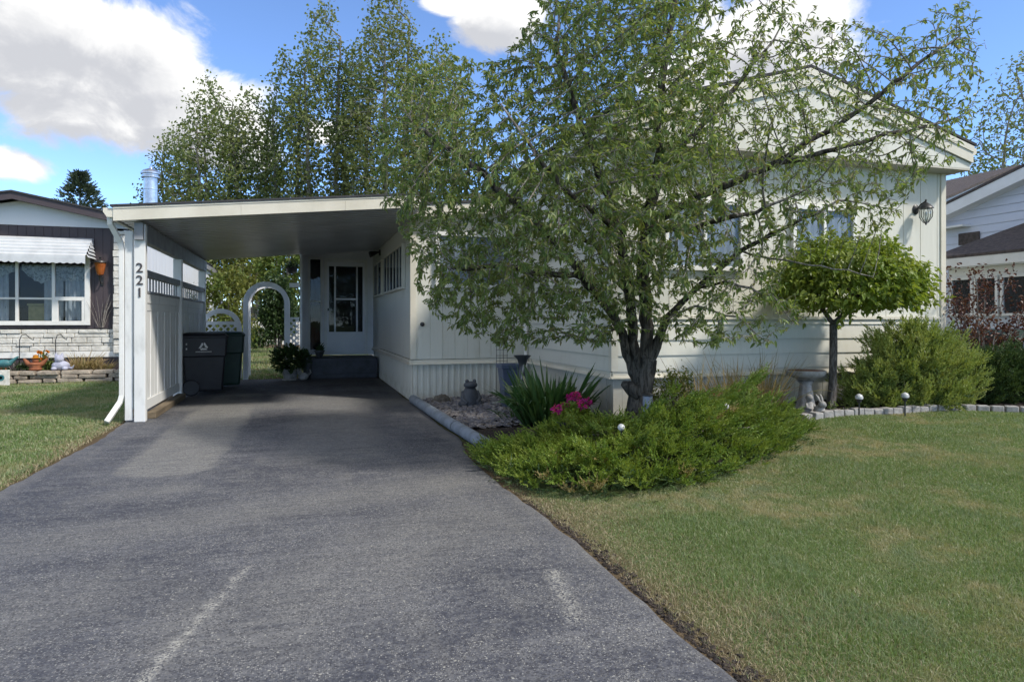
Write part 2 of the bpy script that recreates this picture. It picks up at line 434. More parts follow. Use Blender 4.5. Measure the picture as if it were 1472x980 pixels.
def bark_mat(name, c, c2, sc=1.0):
    m, N = new_mat(name); P = N.scaled(pos(N), (1, 1, .22))
    f = N.noise(P, 26*sc, 6, .65, dist=.6)
    col = N.mix(N.ramp(f, .38, .62), c, c2)
    finish(N, col, .9, f, .035/sc, spec=.2); return m
MT['bark'] = bark_mat('dark_furrowed_bark', (.03,.026,.022), (.125,.112,.096))
MT['twig'] = bark_mat('grey_brown_twigs', (.15,.13,.115), (.34,.31,.28), 2)
MT['grey_bark'] = bark_mat('grey_brown_bark', (.06,.052,.046), (.17,.155,.14), 1.6)
MT['poplar_bark'] = bark_mat('pale_poplar_bark', (.16,.15,.12), (.3,.28,.24))
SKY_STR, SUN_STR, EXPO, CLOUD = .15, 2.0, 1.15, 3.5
# ================================================================== THE SETTING
def asphalt():
    m, N = new_mat('worn_asphalt'); P = pos(N)
    flat = N.scaled(P, (1, 1, 0))
    n1 = N.noise(flat, .9, 5, .6); n2 = N.noise(flat, 5, 5, .6); n3 = N.noise(flat, 70, 3, .7)
    brush = N.noise(N.scaled(flat, (3, 26, 1)), 1.0, 4, .6)
    def seg(a, b, w, soft, wob=.1):
        a, b = Vector((*a, 0)), Vector((*b, 0)); ba = b - a
        pa = N.vmath('SUBTRACT', flat, tuple(a))
        h = N.math('DIVIDE', N.vmath('DOT_PRODUCT', pa, tuple(ba)), ba.length_squared, clamp=True)
        q = N.n('ShaderNodeVectorMath', operation='SCALE'); q.inputs[0].default_value = ba; N.l(h, q.inputs['Scale'])
        d = N.vmath('LENGTH', N.vmath('SUBTRACT', pa, q.outputs[0]))
        d = N.math('MULTIPLY_ADD', N.math('SUBTRACT', n2, .5), wob, d)
        return N.ramp(d, w, w + soft, 1, 0)
    col = N.mix(N.ramp(n1, .32, .68), (.043, .046, .06), (.08, .083, .098))
    col = N.mix(N.ramp(n2, .45, .72, 0, .6), col, (.112, .111, .113))
    n4 = N.noise(flat, 28, 5, .75); col = N.mix(N.ramp(n4, .44, .62, .0, .55), col, (.165, .165, .165)); col = N.mix(N.ramp(n4, .3, .47, .7, 0), col, (.03, .031, .04))
    tread = N.noise(N.scaled(flat, (4.5, .55, 1)), 1.0, 5, .6); col = N.mix(N.ramp(tread, .5, .72, 0, .5), col, (.14, .138, .135))
    swp = N.noise(N.scaled(flat, (1.1, 11, 1)), 1.0, 5, .65, dist=.8); col = N.mix(N.ramp(swp, .5, .68, 0, .55), col, (.135, .136, .146)); col = N.mix(N.ramp(swp, .34, .46, .5, 0), col, (.04, .042, .055))
    wear = N.math('MAXIMUM', seg((-1.12, 6.5), (-1.02, 12.2), .33, .12, .34), N.math('MULTIPLY', seg((.3, 6.6), (.5, 12.0), .28, .35, .5), .6))
    wear = N.math('MAXIMUM', wear, N.math('MULTIPLY', seg((-1.3, 5.55), (-.9, 5.65), .05, .2, .3), .5))
    wear = N.math('MAXIMUM', wear, N.math('MULTIPLY', seg((-1.5, 4.5), (1.1, 5.2), .05, .4, .9), .55))
    wear = N.math('MAXIMUM', wear, N.math('MULTIPLY', seg((-1.2, 10.9), (1.2, 10.7), .25, .5, .9), .75))
    wear = N.math('MAXIMUM', wear, N.math('MULTIPLY', seg((-.2, 3.1), (.9, 4.2), .15, .5, 1.2), .45)); wear = N.math('MAXIMUM', wear, N.math('MULTIPLY', seg((-1.6, 3.2), (-1.0, 3.6), .1, .4, 1.2), .4))
    wear = N.math('MULTIPLY', wear, N.ramp(brush, .3, .62, .35, 1))
    col = N.mix(wear, col, (.205, .2, .185))
    dark = N.math('MAXIMUM', seg((-.9, 11.9), (1.0, 12.2), .12, .35, 1.0), seg((-1.5, 14.2), (1.2, 14.0), .6, .6, .8))  # carport shade painted into the asphalt colour
    col = N.mix(N.math('MULTIPLY', dark, .6), col, (.035, .036, .04))
    # exposed aggregate: dense small stones, worn bare in patches, and a few larger pale ones
    vo = N.n('ShaderNodeTexVoronoi'); vo.inputs['Scale'].default_value = 135; N.l(flat, vo.inputs['Vector'])
    sp = N.n('ShaderNodeSeparateColor'); N.l(vo.outputs['Color'], sp.inputs[0])
    bare = N.math('ADD', N.ramp(n1, .35, .65, 0, .3), N.ramp(n2, .38, .62, 0, .35))
    chip = N.math('MULTIPLY', N.ramp(N.math('ADD', sp.outputs[0], bare), .88, 1.1), N.ramp(vo.outputs['Distance'], .3, .6, 1, .15))
    col = N.mix(N.math('MULTIPLY', chip, .75), col, N.mix(sp.outputs[1], (.19, .19, .19), (.42, .41, .38)))
    pit = N.ramp(sp.outputs[2], .72, .8, 0, .6); col = N.mix(pit, col, (.028, .028, .034))
    vb = N.n('ShaderNodeTexVoronoi'); vb.inputs['Scale'].default_value = 60; N.l(flat, vb.inputs['Vector'])
    sb = N.n('ShaderNodeSeparateColor'); N.l(vb.outputs['Color'], sb.inputs[0])
    peb = N.math('MULTIPLY', N.math('GREATER_THAN', sb.outputs[1], .965), N.ramp(vb.outputs['Distance'], .2, .4, 1, 0))
    col = N.mix(N.math('MULTIPLY', peb, .75), col, (.4, .39, .34))
    scr = N.math('MAXIMUM', seg((-.27, 3.74), (-.56, 2.6), .0, .05, .1), seg((1.22, 3.2), (1.12, 2.68), .0, .07, .1))
    scr = N.math('MULTIPLY', scr, N.ramp(N.noise(flat, 16, 4, .7), .4, .6, .25, 1))
    scr = N.math('MULTIPLY', scr, N.ramp(sp.outputs[0], .38, .55))
    col = N.mix(N.math('MULTIPLY', scr, .85), col, (.38, .37, .33))
    # pale worn rim on both sides
    x = N.n('ShaderNodeSeparateXYZ'); N.l(P, x.inputs[0])
    rim = N.math('ADD', N.ramp(x.outputs[0], 1.4, 1.54), N.ramp(x.outputs[0], -2.12, -1.98, 1, 0))
    col = N.mix(N.math('MULTIPLY', rim, .45), col, (.16, .155, .15))
    h = N.math('ADD', n3, N.math('MULTIPLY', chip, .6))
    finish(N, col, .82, h, .006, spec=.35, bstr=.8); return m
MT['asphalt'] = asphalt()

def ground_mat():
    m, N = new_mat('lawn_soil'); P = pos(N)
    a = N.mix(N.ramp(N.noise(P, 60, 4, .7), .35, .65), (.07, .11, .035), (.14, .18, .07))
    a = N.mix(N.ramp(N.noise(P, .8, 4), .45, .68, 0, .5), a, (.13, .125, .055))
    q = N.n('ShaderNodeSeparateXYZ'); N.l(P, q.inputs[0]); ex = N.math('ABSOLUTE', N.math('ADD', q.outputs[0], .3))
    ex = N.math('MULTIPLY_ADD', N.noise(P, 5, 4), .25, ex)
    a = N.mix(N.ramp(ex, 1.95, 2.2, 1, 0), a, N.mix(N.noise(P, 40, 4, .7), (.05, .036, .025), (.2, .15, .09)))
    finish(N, a, .95, N.noise(P, 45, 4, .7), .03, spec=.1); return m
MT['ground'] = ground_mat()

# ground: one sheet, fine near the house, out to the horizon
def axis(lo, hi, st, far):
    a = list(np.arange(lo, hi + 1e-6, st)); g = st; x = lo
    while x > -far: g *= 1.5; x -= g; a.insert(0, x)
    g = st; x = hi
    while x < far: g *= 1.5; x += g; a.append(x)
    return np.array(a)
gx, gy = axis(-10, 14, .25, 320), axis(-4, 20, .25, 420)
GX, GY = np.meshgrid(gx, gy); GZ = ground_z(GX, GY)
ny, nx = GX.shape
idx = np.arange(ny*nx).reshape(ny, nx)
Q = np.stack([idx[:-1, :-1], idx[:-1, 1:], idx[1:, 1:], idx[1:, :-1]], -1).reshape(-1, 4)
tag(mesh_np('ground', np.stack([GX, GY, GZ], -1).reshape(-1, 3), [Q], MT['ground'], smooth=True), kind='structure')

# driveway: a slab with a slightly ragged edge
b = MB(); r2 = random.Random(3)
ys = np.arange(-4, 15.61, .15)
Lx = [-2.12 + .03*math.sin(y*1.7) + r2.uniform(-.014, .014) - .16*float(ss(7.6, 6.2, y))*0 - (0.25*float(ss(6.6, 4.5, y))) for y in ys]
Rx = [1.50 + r2.uniform(-.012, .012) + .02*math.sin(y*2.1) + .13*float(ss(6.2, 7.4, y)) for y in ys]
top = [(x, y, 0) for x, y in zip(Lx, ys)] + [(x, y, 0) for x, y in zip(Rx[::-1], ys[::-1])]
n = len(ys)
vs, fs = [], []
for i, y in enumerate(ys):
    vs += [(Lx[i]-.02, y, -.06), (Lx[i], y, -.012), (Lx[i]+.03, y, 0), (Rx[i]-.03, y, 0), (Rx[i], y, -.012), (Rx[i]+.02, y, -.06)]
for i in range(n - 1):
    for k in range(5): fs.append((i*6+k, i*6+k+1, (i+1)*6+k+1, (i+1)*6+k))
tag(b.add(vs, fs).build('driveway', MT['asphalt'], smooth=30), kind='structure')

# planting bed soil (front bed, right bed), bumpy sheets just above the lawn
def bed(name, poly, lift=.02, amp=.03):
    poly = np.array(poly); st = .09
    xs = np.arange(poly[:,0].min(), poly[:,0].max(), st); yy = np.arange(poly[:,1].min(), poly[:,1].max(), st)
    X, Y = np.meshgrid(xs, yy)
    def inside(px, py):
        c = np.zeros(px.shape, bool); j = len(poly) - 1
        for i in range(len(poly)):
            xi, yi, xj, yj = *poly[i], *poly[j]
            c ^= ((yi > py) != (yj > py)) & (px < (xj-xi)*(py-yi)/(yj-yi+1e-12)+xi); j = i
        return c
    m = inside(X, Y); Z = ground_z(X, Y) + lift + rng.uniform(-amp*.5, amp, X.shape)
    ny, nx = X.shape; idx = np.arange(ny*nx).reshape(ny, nx)
    q = np.stack([idx[:-1,:-1], idx[:-1,1:], idx[1:,1:], idx[1:,:-1]], -1).reshape(-1, 4)
    q = q[m.ravel()[q].all(1)]
    used = np.unique(q); mp = np.zeros(ny*nx, int); mp[used] = np.arange(len(used))
    V = np.stack([X, Y, Z], -1).reshape(-1, 3)[used]
    tag(mesh_np(name, V, [mp[q]], MT['soil'], smooth=True), kind='structure')
    return inside
BED1 = [(1.66, 10.66), (1.66, 6.4), (1.66, 5.5), (1.8, 4.85), (2.2, 4.6), (3.1, 4.75), (4.0, 5.2), (4.75, 5.65), (5.6, 6.3), (6.7, 6.2), (7.4, 6.3), (8.0, 6.1), (9.6, 5.4), (11.2, 4.6), (11.4, 8.6), (8.9, 8.6), (8.9, 7.46), (3.6, 7.46), (3.6, 10.66)]
in_bed = bed('garden_bed', BED1)
BED2 = [(-9.6, 16.2), (-3.3, 16.2), (-3.3, 16.85), (-9.6, 16.85)]
in_bed2 = bed('garden_bed', BED2, lift=.2, amp=.03)

# ================================================================== WALL BUILDERS
def wall_v(mb, p0, p1, z0, z1, pitch=.2, groove=.012, depth=.008, rib=False, back=.12):
    """vertical boards with grooves (or ribs); p0->p1 with the outside on the right-hand side"""
    p0, p1 = Vector((*p0, 0)), Vector((*p1, 0)); d = (p1-p0); L = d.length; d.normalize(); n = Vector((d.y, -d.x, 0))
    pl = [(0, 0)]; x = pitch*.5
    while x < L - groove*2:
        if rib: pl += [(x-pitch*.22, 0), (x-pitch*.1, depth), (x+pitch*.16, depth), (x+pitch*.28, 0)]
        else: pl += [(x-groove*.5, 0), (x-groove*.3, -depth), (x+groove*.3, -depth), (x+groove*.5, 0)]
        x += pitch
    pl.append((L, 0))
    pl = [(a, b) for a, b in pl if 0 <= a <= L]
    vs = []; 
    for a, o in pl:
        q = p0 + d*a + n*o; vs += [(q.x, q.y, z0), (q.x, q.y, z1)]
    mb.add(vs, [(2*i, 2*i+2, 2*i+3, 2*i+1) for i in range(len(pl)-1)])
    c = (p0+p1)/2 - n*(back/2 + .012); c.z = (z0+z1)/2
    mb.obox(c, d*(L/2-.003), n*back/2, Vector((0,0,(z1-z0)/2-.001)))
def wall_h(mb, p0, p1, z0, z1, pitch=.19, depth=.016, back=.12):
    """lap siding"""
    p0, p1 = Vector((*p0, 0)), Vector((*p1, 0)); d = (p1-p0); L = d.length; d.normalize(); n = Vector((d.y, -d.x, 0))
    sec = []; z = z0
    while z < z1 - .02:
        zt = min(z+pitch, z1); sec += [(z, 0), (z, depth), (z+.012, depth+.002), (zt-.004, .001)]; z = zt
    vs = []
    for zz, o in sec:
        a = p0 + n*o; c = p1 + n*o; vs += [(a.x, a.y, zz), (c.x, c.y, zz)]
    mb.add(vs, [(2*i, 2*i+1, 2*i+3, 2*i+2) for i in range(len(sec)-1)])
    c = (p0+p1)/2 - n*(back/2 + .004); c.z = (z0+z1)/2
    mb.obox(c, d*(L/2-.003), n*back/2, Vector((0,0,(z1-z0)/2-.001)))
def wbox(mb, p0, p1, a0, a1, o0, o1, z0, z1):
    """box on a wall: a along it, o out of it"""
    p0, p1 = Vector((*p0, 0)), Vector((*p1, 0)); d = (p1-p0).normalized(); n = Vector((d.y, -d.x, 0))
    c = p0 + d*(a0+a1)/2 + n*(o0+o1)/2; c.z = (z0+z1)/2
    mb.obox(c, d*(a1-a0)/2, n*(o1-o0)/2, Vector((0,0,(z1-z0)/2)))
def window(parent, p0, p1, a0, a1, z0, z1, mull=(), bars=(), fw=.06, mat='white_trim', inside='blind', name='window', mw=.022, go=0.0):
    """frame proud of the wall, glass set back in it, a blind or a dark unlit-room sheet behind the glass"""
    f = MB()
    for q in ((a0, a1, z1-fw, z1), (a0-.015, a1+.015, z0, z0+fw)): wbox(f, p0, p1, q[0], q[1], .004, .07, q[2], q[3])
    for q in ((a0, a0+fw), (a1-fw, a1)): wbox(f, p0, p1, q[0], q[1], .004, .066, z0+fw+.001, z1-fw-.001)
    for c in mull: wbox(f, p0, p1, c-mw, c+mw, .012, .06+go*.1, z0+fw, z1-fw)
    for c in bars: wbox(f, p0, p1, a0+fw, a1-fw, .014, .056, c-.018, c+.018)
    fr = f.build(name, MT[mat], parent, bevel=.004)
    g = MB(); wbox(g, p0, p1, a0+fw*.6, a1-fw*.6, .034+go, .038+go, z0+fw*.6, z1-fw*.6); g.build('pane', MT['window_glass'], fr)
    # pleated blind, or a dark sheet standing in for the unlit room
    c = MB(); dd = (Vector((*p1, 0)) - Vector((*p0, 0))).normalized(); nn = Vector((dd.y, -dd.x, 0)); P0 = Vector((*p0, 0))
    m = max(6, int((a1-a0-2*fw)/.045)); vs = []
    for i in range(m+1):
        q = P0 + dd*(a0+fw*.5 + (a1-a0-fw)*i/m) + nn*(.014 + go*.9 + .008*(i % 2)); vs += [(q.x, q.y, z0+.02), (q.x, q.y, z1-.02)]
    c.add(vs, [(2*i, 2*i+2, 2*i+3, 2*i+1) for i in range(m)]); c.build('curtain', MT[inside], fr)
    return fr

# ================================================================== THE HOUSE
WX, WY = 1.64, 10.60              # carport-side wall and front wall of the low wing
AX0, AX1, AY = 3.57, 8.81, 7.40   # gabled front section
house = thing('mobile_home', 'cream mobile home with gabled front, behind the big leaning tree', 'house', (AX0, AY, 0))
DY = 16.60                        # wall with the entrance door

m = MB()
wall_v(m, (WX, WY), (AX0, WY), .66, 3.06, .2)
m.build('front_wall', MT['cream'], house)
m = MB()
wall_v(m, (WX, DY), (WX, WY), .66, 2.98, .4, depth=.005)
m.build('side_wall', MT['cream'], house)
m = MB()
wall_h(m, (AX0, AY), (AX1, AY), .65, 1.285, .1905)
wall_h(m, (AX0, WY), (AX0, AY), .65, 3.3, .1905)
m.build('lap_siding', MT['cream'], house)
m = MB()
wall_v(m, (AX0, AY), (AX1, AY), 1.33, 3.395, .31)
m.build('gable_wall', MT['cream'], house)
m = MB(); m.box(AX0+.02, AX1-.02, AY+.2, 20, .05, 3.6); m.box(WX+.2, AX0+.3, WY+.2, 20, .05, 2.98); m.build('wall', MT['cream'], house)
m = MB()
wbox(m, (AX0, AY), (AX1, AY), .1, AX1-AX0-.1, .002, .035, 1.287, 1.328)
m.build('ledge_trim', MT['cream_metal'], house, bevel=.004)
# skirting and its flared cap
m = MB()
wall_v(m, (WX+.03, WY+.03), (AX0-.03, WY+.03), -.04, .6, .1, depth=.014, rib=True)
wall_v(m, (WX+.03, DY), (WX+.03, WY+.03), -.04, .6, .1, depth=.014, rib=True)
wall_v(m, (AX0+.03, AY+.03), (AX1-.03, AY+.03), -.04, .62, .23, depth=.006)
wall_v(m, (AX0+.03, WY+.03), (AX0+.03, AY+.03), -.04, .62, .23, depth=.006)
m.build('skirting', MT['cream_skirt'], house)
m = MB()
def flare(p0, p1, z, h=.075, out=.045):
    p0, p1 = Vector((*p0, 0)), Vector((*p1, 0)); d = (p1-p0).normalized(); n = Vector((d.y, -d.x, 0))
    sec = [(-.005, h), (.004, h), (.008, h*.5), (out, .012), (out, 0), (-.005, 0)]
    m.prism([p0 + n*a + Vector((0, 0, z+b)) for a, b in sec], p1-p0)
flare((WX-.03, WY), (AX0, WY), .575); flare((WX, DY), (WX, WY-.03), .575)
flare((AX0-.03, AY), (AX1+.03, AY), .57, .078, .05); flare((AX0, WY), (AX0, AY-.03), .57, .078, .05)
m.build('skirting_cap', MT['cream_metal'], house, smooth=30)
m = MB()
for x, y, z0, z1 in ((WX, WY, .66, 3.0), (AX0, AY, .66, 3.38), (AX1, AY, .02, 3.38)):
    s = -1 if x < 5 else 1
    m.box(x-.018 if s < 0 else x-.07, x+.07 if s < 0 else x+.018, y-.02, y-.001, z0, z1)
    m.box(x-.018 if s < 0 else x+.001, x-.001 if s < 0 else x+.018, y-.001, y+.06, z0, z1)
    m.build('corner_trim', MT['cream_metal'], house); m = MB()
m = MB(); m.tube([(AX0-.06, WY-.09, 3.0), (AX0-.06, WY-.09, .3), (AX0-.1, WY-.2, .2)], .034, 10); m.build('downspout', MT['white_trim'], house, smooth=True)

# gable roof with deep fascia, pediment and flat soffit
EY, EO = AY - .30, .15
RX = (AX0 + AX1)/2; ZE, ZR = 3.71, 4.50
xl, xr = AX0 - EO, AX1 + EO
m = MB()
for xa, xb, za, zb in ((xl-.04, RX, ZE, ZR), (RX, xr+.04, ZR, ZE)):
    m.prism([(xa, EY-.05, za), (xb, EY-.05, zb), (xb, EY-.05, zb+.035), (xa, EY-.05, za+.035)], (0, 13, 0))
roof = m.build('roof', MT['asphalt_shingle'], house)
m = MB(); fh = .235
m.prism([(xl, EY-.03, ZE-.005), (RX, EY-.03, ZR-.005), (RX, EY-.03, ZR-fh), (xl, EY-.03, ZE-fh)], (0, .03, 0))
m.prism([(RX+.001, EY-.03, ZR-.005), (xr, EY-.03, ZE-.005), (xr, EY-.03, ZE-fh), (RX+.001, EY-.03, ZR-fh)], (0, .03, 0))
for s in (-1, 1):   # a step in the board, as a second strip
    xe = xl if s < 0 else xr
    m.prism([(xe, EY-.045, ZE-.008), (RX+.002*s, EY-.045, ZR-.008), (RX+.002*s, EY-.045, ZR-.09), (xe, EY-.045, ZE-.09)], (0, .014, 0))
m.box(xr-.02, xr, EY+.001, 20, ZE-.26, ZE-.01); m.box(xl, xl+.02, EY+.001, 20, ZE-.26, ZE-.01)
m.build('fascia', MT['cream_metal'], house)
m = MB()
m.prism([(xl+.02, EY+.005, 3.40), (xr-.02, EY+.005, 3.40), (xr-.02, EY+.005, ZE-fh-.0), (RX, EY+.005, ZR-fh-.0), (xl+.02, EY+.005, ZE-fh-.0)], (0, .05, 0))
m.build('pediment', MT['cream'], house)
m = MB(); m.box(xl+.021, xr-.021, EY+.006, AY+.05, 3.375, 3.399); m.box(AX1+.02, xr-.021, AY+.051, 20, 3.375, 3.399); m.build('soffit', MT['soffit'], house)
m = MB()
m.prism([(xr, EY+.0, ZE-.02), (xr+.1, EY, ZE-.02), (xr+.1, EY, ZE-.08), (xr+.06, EY, ZE-.12), (xr, EY, ZE-.12)], (0, 12.5, 0)); m.build('gutter', MT['cream_metal'], house)

# low wing roof edge
m = MB()
m.prism([(WX-.05, WY-.22, 3.05), (AX0-.16, WY-.22, 3.23), (AX0-.16, WY-.22, 3.27), (WX-.05, WY-.22, 3.09)], (0, 9.5, 0)); m.build('wing_roof', MT['roof_dark'], house)
m = MB(); m.prism([(WX-.03, WY-.2, 2.87), (AX0-.17, WY-.2, 3.04), (AX0-.17, WY-.2, 3.225), (WX-.03, WY-.2, 3.045)], (0, .03, 0))
m.prism([(WX-.03, WY-.165, 2.872), (AX0-.17, WY-.165, 3.042), (AX0-.17, WY-.165, 3.06), (WX-.03, WY-.165, 2.89)], (0, .17, 0)); m.build('fascia', MT['cream_metal'], house)

# windows
A, B_ = (AX0, AY), (AX1, AY)
window(house, A, B_, .68, 1.83, 1.90, 2.80, mull=(1.26,), inside='blind')
window(house, A, B_, 2.58, 3.62, 1.90, 2.80, mull=(3.1,), inside='blind')
window(house, (WX, WY), (AX0, WY), .38, 1.66, 1.80, 2.68, mull=(1.02,), inside='blind')
C0, C1 = (WX, DY), (WX, WY)
a = lambda y: DY - y
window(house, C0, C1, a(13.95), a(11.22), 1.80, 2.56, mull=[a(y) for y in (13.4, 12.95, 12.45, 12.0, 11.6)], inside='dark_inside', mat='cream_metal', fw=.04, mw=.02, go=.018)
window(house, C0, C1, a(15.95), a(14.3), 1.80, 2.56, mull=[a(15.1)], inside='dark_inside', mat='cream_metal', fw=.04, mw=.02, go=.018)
# fixtures: cable box on the left front, outlet further right
def fixture(x, z, r=.035):
    m = MB(); m.lathe([(r, 0), (r, .012), (r*.7, .02), (r*.7, .05), (r*.3, .055)], sides=12)
    v = [Vector((x + p[0], WY - p[2] - .001, z + p[1])) for p in m.v]; m.v = v
    m.build('cable_fixture', MT['black_metal'] if r > .03 else MT['concrete'], house, smooth=30)
p = at(608, 466, 10.6); fixture(p.x, p.z)
p = at(735, 473, 10.8); fixture(p.x, p.z, .028)

# entrance wall under the carport with door and sidelight
m = MB(); wall_v(m, (-.05, DY), (WX+.06, DY), .45, 3.05, .3, depth=.004); m.box(-.05, .0, DY-1.2, DY-.001, .3, 3.02)
m.build('entrance_wall', MT['white_vinyl'], house)
m = MB(); m.prism([(-.06, 15.32, 2.8), (WX, 15.32, 2.96), (WX, 15.32, 3.02), (-.06, 15.32, 2.86)], (0, 1.5, 0)); m.build('porch_roof', MT['white_vinyl'], house)
D0, D1 = (0, DY), (WX, DY)
f = MB()
for q in ((.49, .56, .47, 2.74), (1.43, 1.50, .47, 2.74)): wbox(f, D0, D1, *q[:2], .002, .075, *q[2:])
wbox(f, D0, D1, .49, 1.50, .002, .078, 2.66, 2.74)
door = f.build('door', MT['white_trim'], house, bevel=.004)
f = MB()
wbox(f, D0, D1, .56, 1.43, .004, .05, .49, 1.0); wbox(f, D0, D1, .56, 1.43, .004, .05, 2.56, 2.658)
for q in ((.56, .605), (.725, .765), (1.235, 1.275), (1.39, 1.43)): wbox(f, D0, D1, *q, .004, .05, 1.0, 2.56)
wbox(f, D0, D1, .765, 1.235, .004, .046, 1.76, 1.80)
wbox(f, D0, D1, .6, 1.39, .05, .056, .56, .93)
f.build('door_leaf', MT['door_white'], door, bevel=.004)
f = MB()
for q in ((.605, .725), (.765, 1.235), (1.275, 1.39)): wbox(f, D0, D1, *q, .022, .026, 1.0, 2.56)
f.build('pane', MT['window_glass'], door)
f = MB()
for q in ((.605, .725), (.765, 1.235), (1.275, 1.39)): wbox(f, D0, D1, *q, .002, .006, 1.0, 2.56)
f.build('dark_backing', MT['dark_inside'], door)  # near-black sheet in place of the unlit room behind the panes
f = MB(); wbox(f, D0, D1, .572, .615, .05, .1, 1.5, 1.56); f.build('handle', MT['black_metal'], door, bevel=.006)
fr = window(house, D0, D1, .13, .46, .53, 2.76, bars=(1.72,), fw=.05, inside='dark_inside', name='sidelight')

# concrete porch step, painted dark
st = thing('porch_step', 'dark grey painted porch step below the white glazed door', 'step', (.85, 15.9, 0))
m = MB(); m.box(.13, 1.6, 15.25, 16.55, 0, .445); m.build('landing', MT['step'], st, bevel=.015)
m = MB(); m.box(.13, 1.6, 15.225, 15.249, .1, .4); m.build('riser_board', MT['step'], st, bevel=.004)

# ================================================================== THE CARPORT
PX = -1.95
car = thing('carport', 'cream carport with sloped roof and white panelled side, on three white posts', 'carport', (PX, 9.6, 0))
def zr(x): return 2.664 + .094*(x + 2.2)     # top of the roof
FX0, FX1, FY, BY = -2.2, 1.62, 9.3, 15.3
m = MB()
npan = 26
# ribbed metal pans, ribs running across the carport
vs = []; rows = []
y = FY + .06; k = 0
while y < BY:
    rows += [(y, 0), (y+.13, 0), (y+.14, .045), (y+.178, .045), (y+.19, 0)]; y += .19
for yy, o in rows:
    for x in (FX0+.05, FX1): vs.append((x, min(yy, BY), zr(x) - .165 + o))
m.add(vs, [(2*i, 2*i+1, 2*i+3, 2*i+2) for i in range(len(rows)-1)])
m.prism([(FX0+.03, FY+.04, zr(FX0+.03)-.12), (FX1, FY+.04, zr(FX1)-.12), (FX1, FY+.04, zr(FX1)-.03), (FX0+.03, FY+.04, zr(FX0+.03)-.03)], (0, BY-FY-.04, 0))
m.build('roof', MT['roof_under'], car)
m = MB(); m.prism([(FX0-.03, FY-.05, zr(FX0)-.004), (FX1, FY-.05, zr(FX1)-.004), (FX1, FY-.05, zr(FX1)+.02), (FX0-.03, FY-.05, zr(FX0)+.02)], (0, BY-FY+.05, 0)); m.build('roof_felt', MT['roof_dark'], car)
m = MB()
xs = [FX0, -.75, .55, FX1]
for i in range(3):
    a0, a1 = xs[i] + (.002 if i else 0), xs[i+1]
    m.prism([(a0, FY-.03, zr(a0)-.175), (a1, FY-.03, zr(a1)-.175), (a1, FY-.03, zr(a1)-.006), (a0, FY-.03, zr(a0)-.006)], (0, .035, 0))
m.prism([(FX0, FY-.038, zr(FX0)-.03), (FX1, FY-.038, zr(FX1)-.03), (FX1, FY-.038, zr(FX1)-.008), (FX0, FY-.038, zr(FX0)-.008)], (0, .007, 0))
m.box(FX0, FX0+.03, FY+.006, BY, zr(FX0)-.175, zr(FX0)-.006)
m.build('fascia', MT['cream_metal'], car)
m = MB(); m.prism([(FX0-.11, FY-.02, zr(FX0)-.02), (FX0-.002, FY-.02, zr(FX0)-.02), (FX0-.002, FY-.02, zr(FX0)-.13), (FX0-.07, FY-.02, zr(FX0)-.13), (FX0-.11, FY-.02, zr(FX0)-.07)], (0, BY-FY, 0))
m.build('gutter', MT['cream_metal'], car)
m = MB(); m.box(PX-.05, PX+.05, FY+.1, BY, 2.28, 2.5); m.build('beam', MT['grey_paint'], car, bevel=.006)
PY = (9.58, 12.2, 15.0)
for i, y in enumerate(PY):
    m = MB(); m.box(PX-.065, PX+.065, y-.055, y+.055, 0, 2.279 if i else 2.49 - .1)
    if i == 0: m.v = [(v[0], v[1]-.06, v[2] + (.1 if v[2] > 1 else 0)) for v in m.v]
    m.build('post', MT['white_paint'], car, bevel=.008)
m = MB(); m.box(PX-.175, PX-.085, 9.5, 9.56, .02, 2.4); m.build('post', MT['white_paint'], car, bevel=.006)
m = MB(); m.box(PX-.0845, PX-.066, 9.5, 9.56, .07, .16); m.build('spacer_block', MT['timber'], car)
for i in range(2):
    y0, y1 = PY[i] + .057, PY[i+1] - .057
    if i == 0: y0 = PY[0] - .004
    m = MB()
    m.box(PX-.03, PX+.03, y0, y1, 1.5, 1.62); m.box(PX-.03, PX+.03, y0, y1, .12, .25); m.box(PX-.022, PX+.022, y0, y1, 1.40, 1.499)
    nb = 11
    for k in range(nb):
        a0 = y0 + (y1-y0)*k/nb; a1 = y0 + (y1-y0)*(k+1)/nb
        m.box(PX-.014, PX+.014, a0+.004, a1-.004, .251, 1.399)
        if k % 2 == 0: m.box(PX-.022, PX+.022, a0-.03 if k else a0, a0+.03, .2515, 1.3985)
    m.build('side_panel', MT['white_paint'], car, bevel=.003)
    m = MB(); m.box(PX-.04, PX+.04, y0, y1, 1.84, 1.93); m.box(PX-.035, PX+.035, y0, y1, 1.622, 1.66); m.build('rail', MT['grey_paint'], car, bevel=.005)
    nb = 13
    for k in range(nb):
        yy = y0 + (y1-y0)*(k+.5)/nb; m = MB(); m.box(PX-.009, PX+.009, yy-.011, yy+.011, 1.661, 1.839); m.build('baluster', MT['grey_paint'], car)
m = MB(); m.box(PX+.01, PX+.13, 9.75, 12.1, 0, .085); m.build('sleeper', MT['timber'], car, bevel=.008)
# downspout
m = MB(); X0 = PX - .21
m.tube([(FX0-.05, FY+.05, zr(FX0)-.12), (FX0-.05, FY+.06, zr(FX0)-.2), (X0-.01, 9.5, 2.25), (X0, 9.52, 2.15), (X0, 9.53, 1.2), (X0, 9.53, .34), (X0-.02, 9.51, .25), (X0-.13, 9.36, .03)], .042, 4)
m.build('downspout', MT['white_trim'], car, bevel=.006)
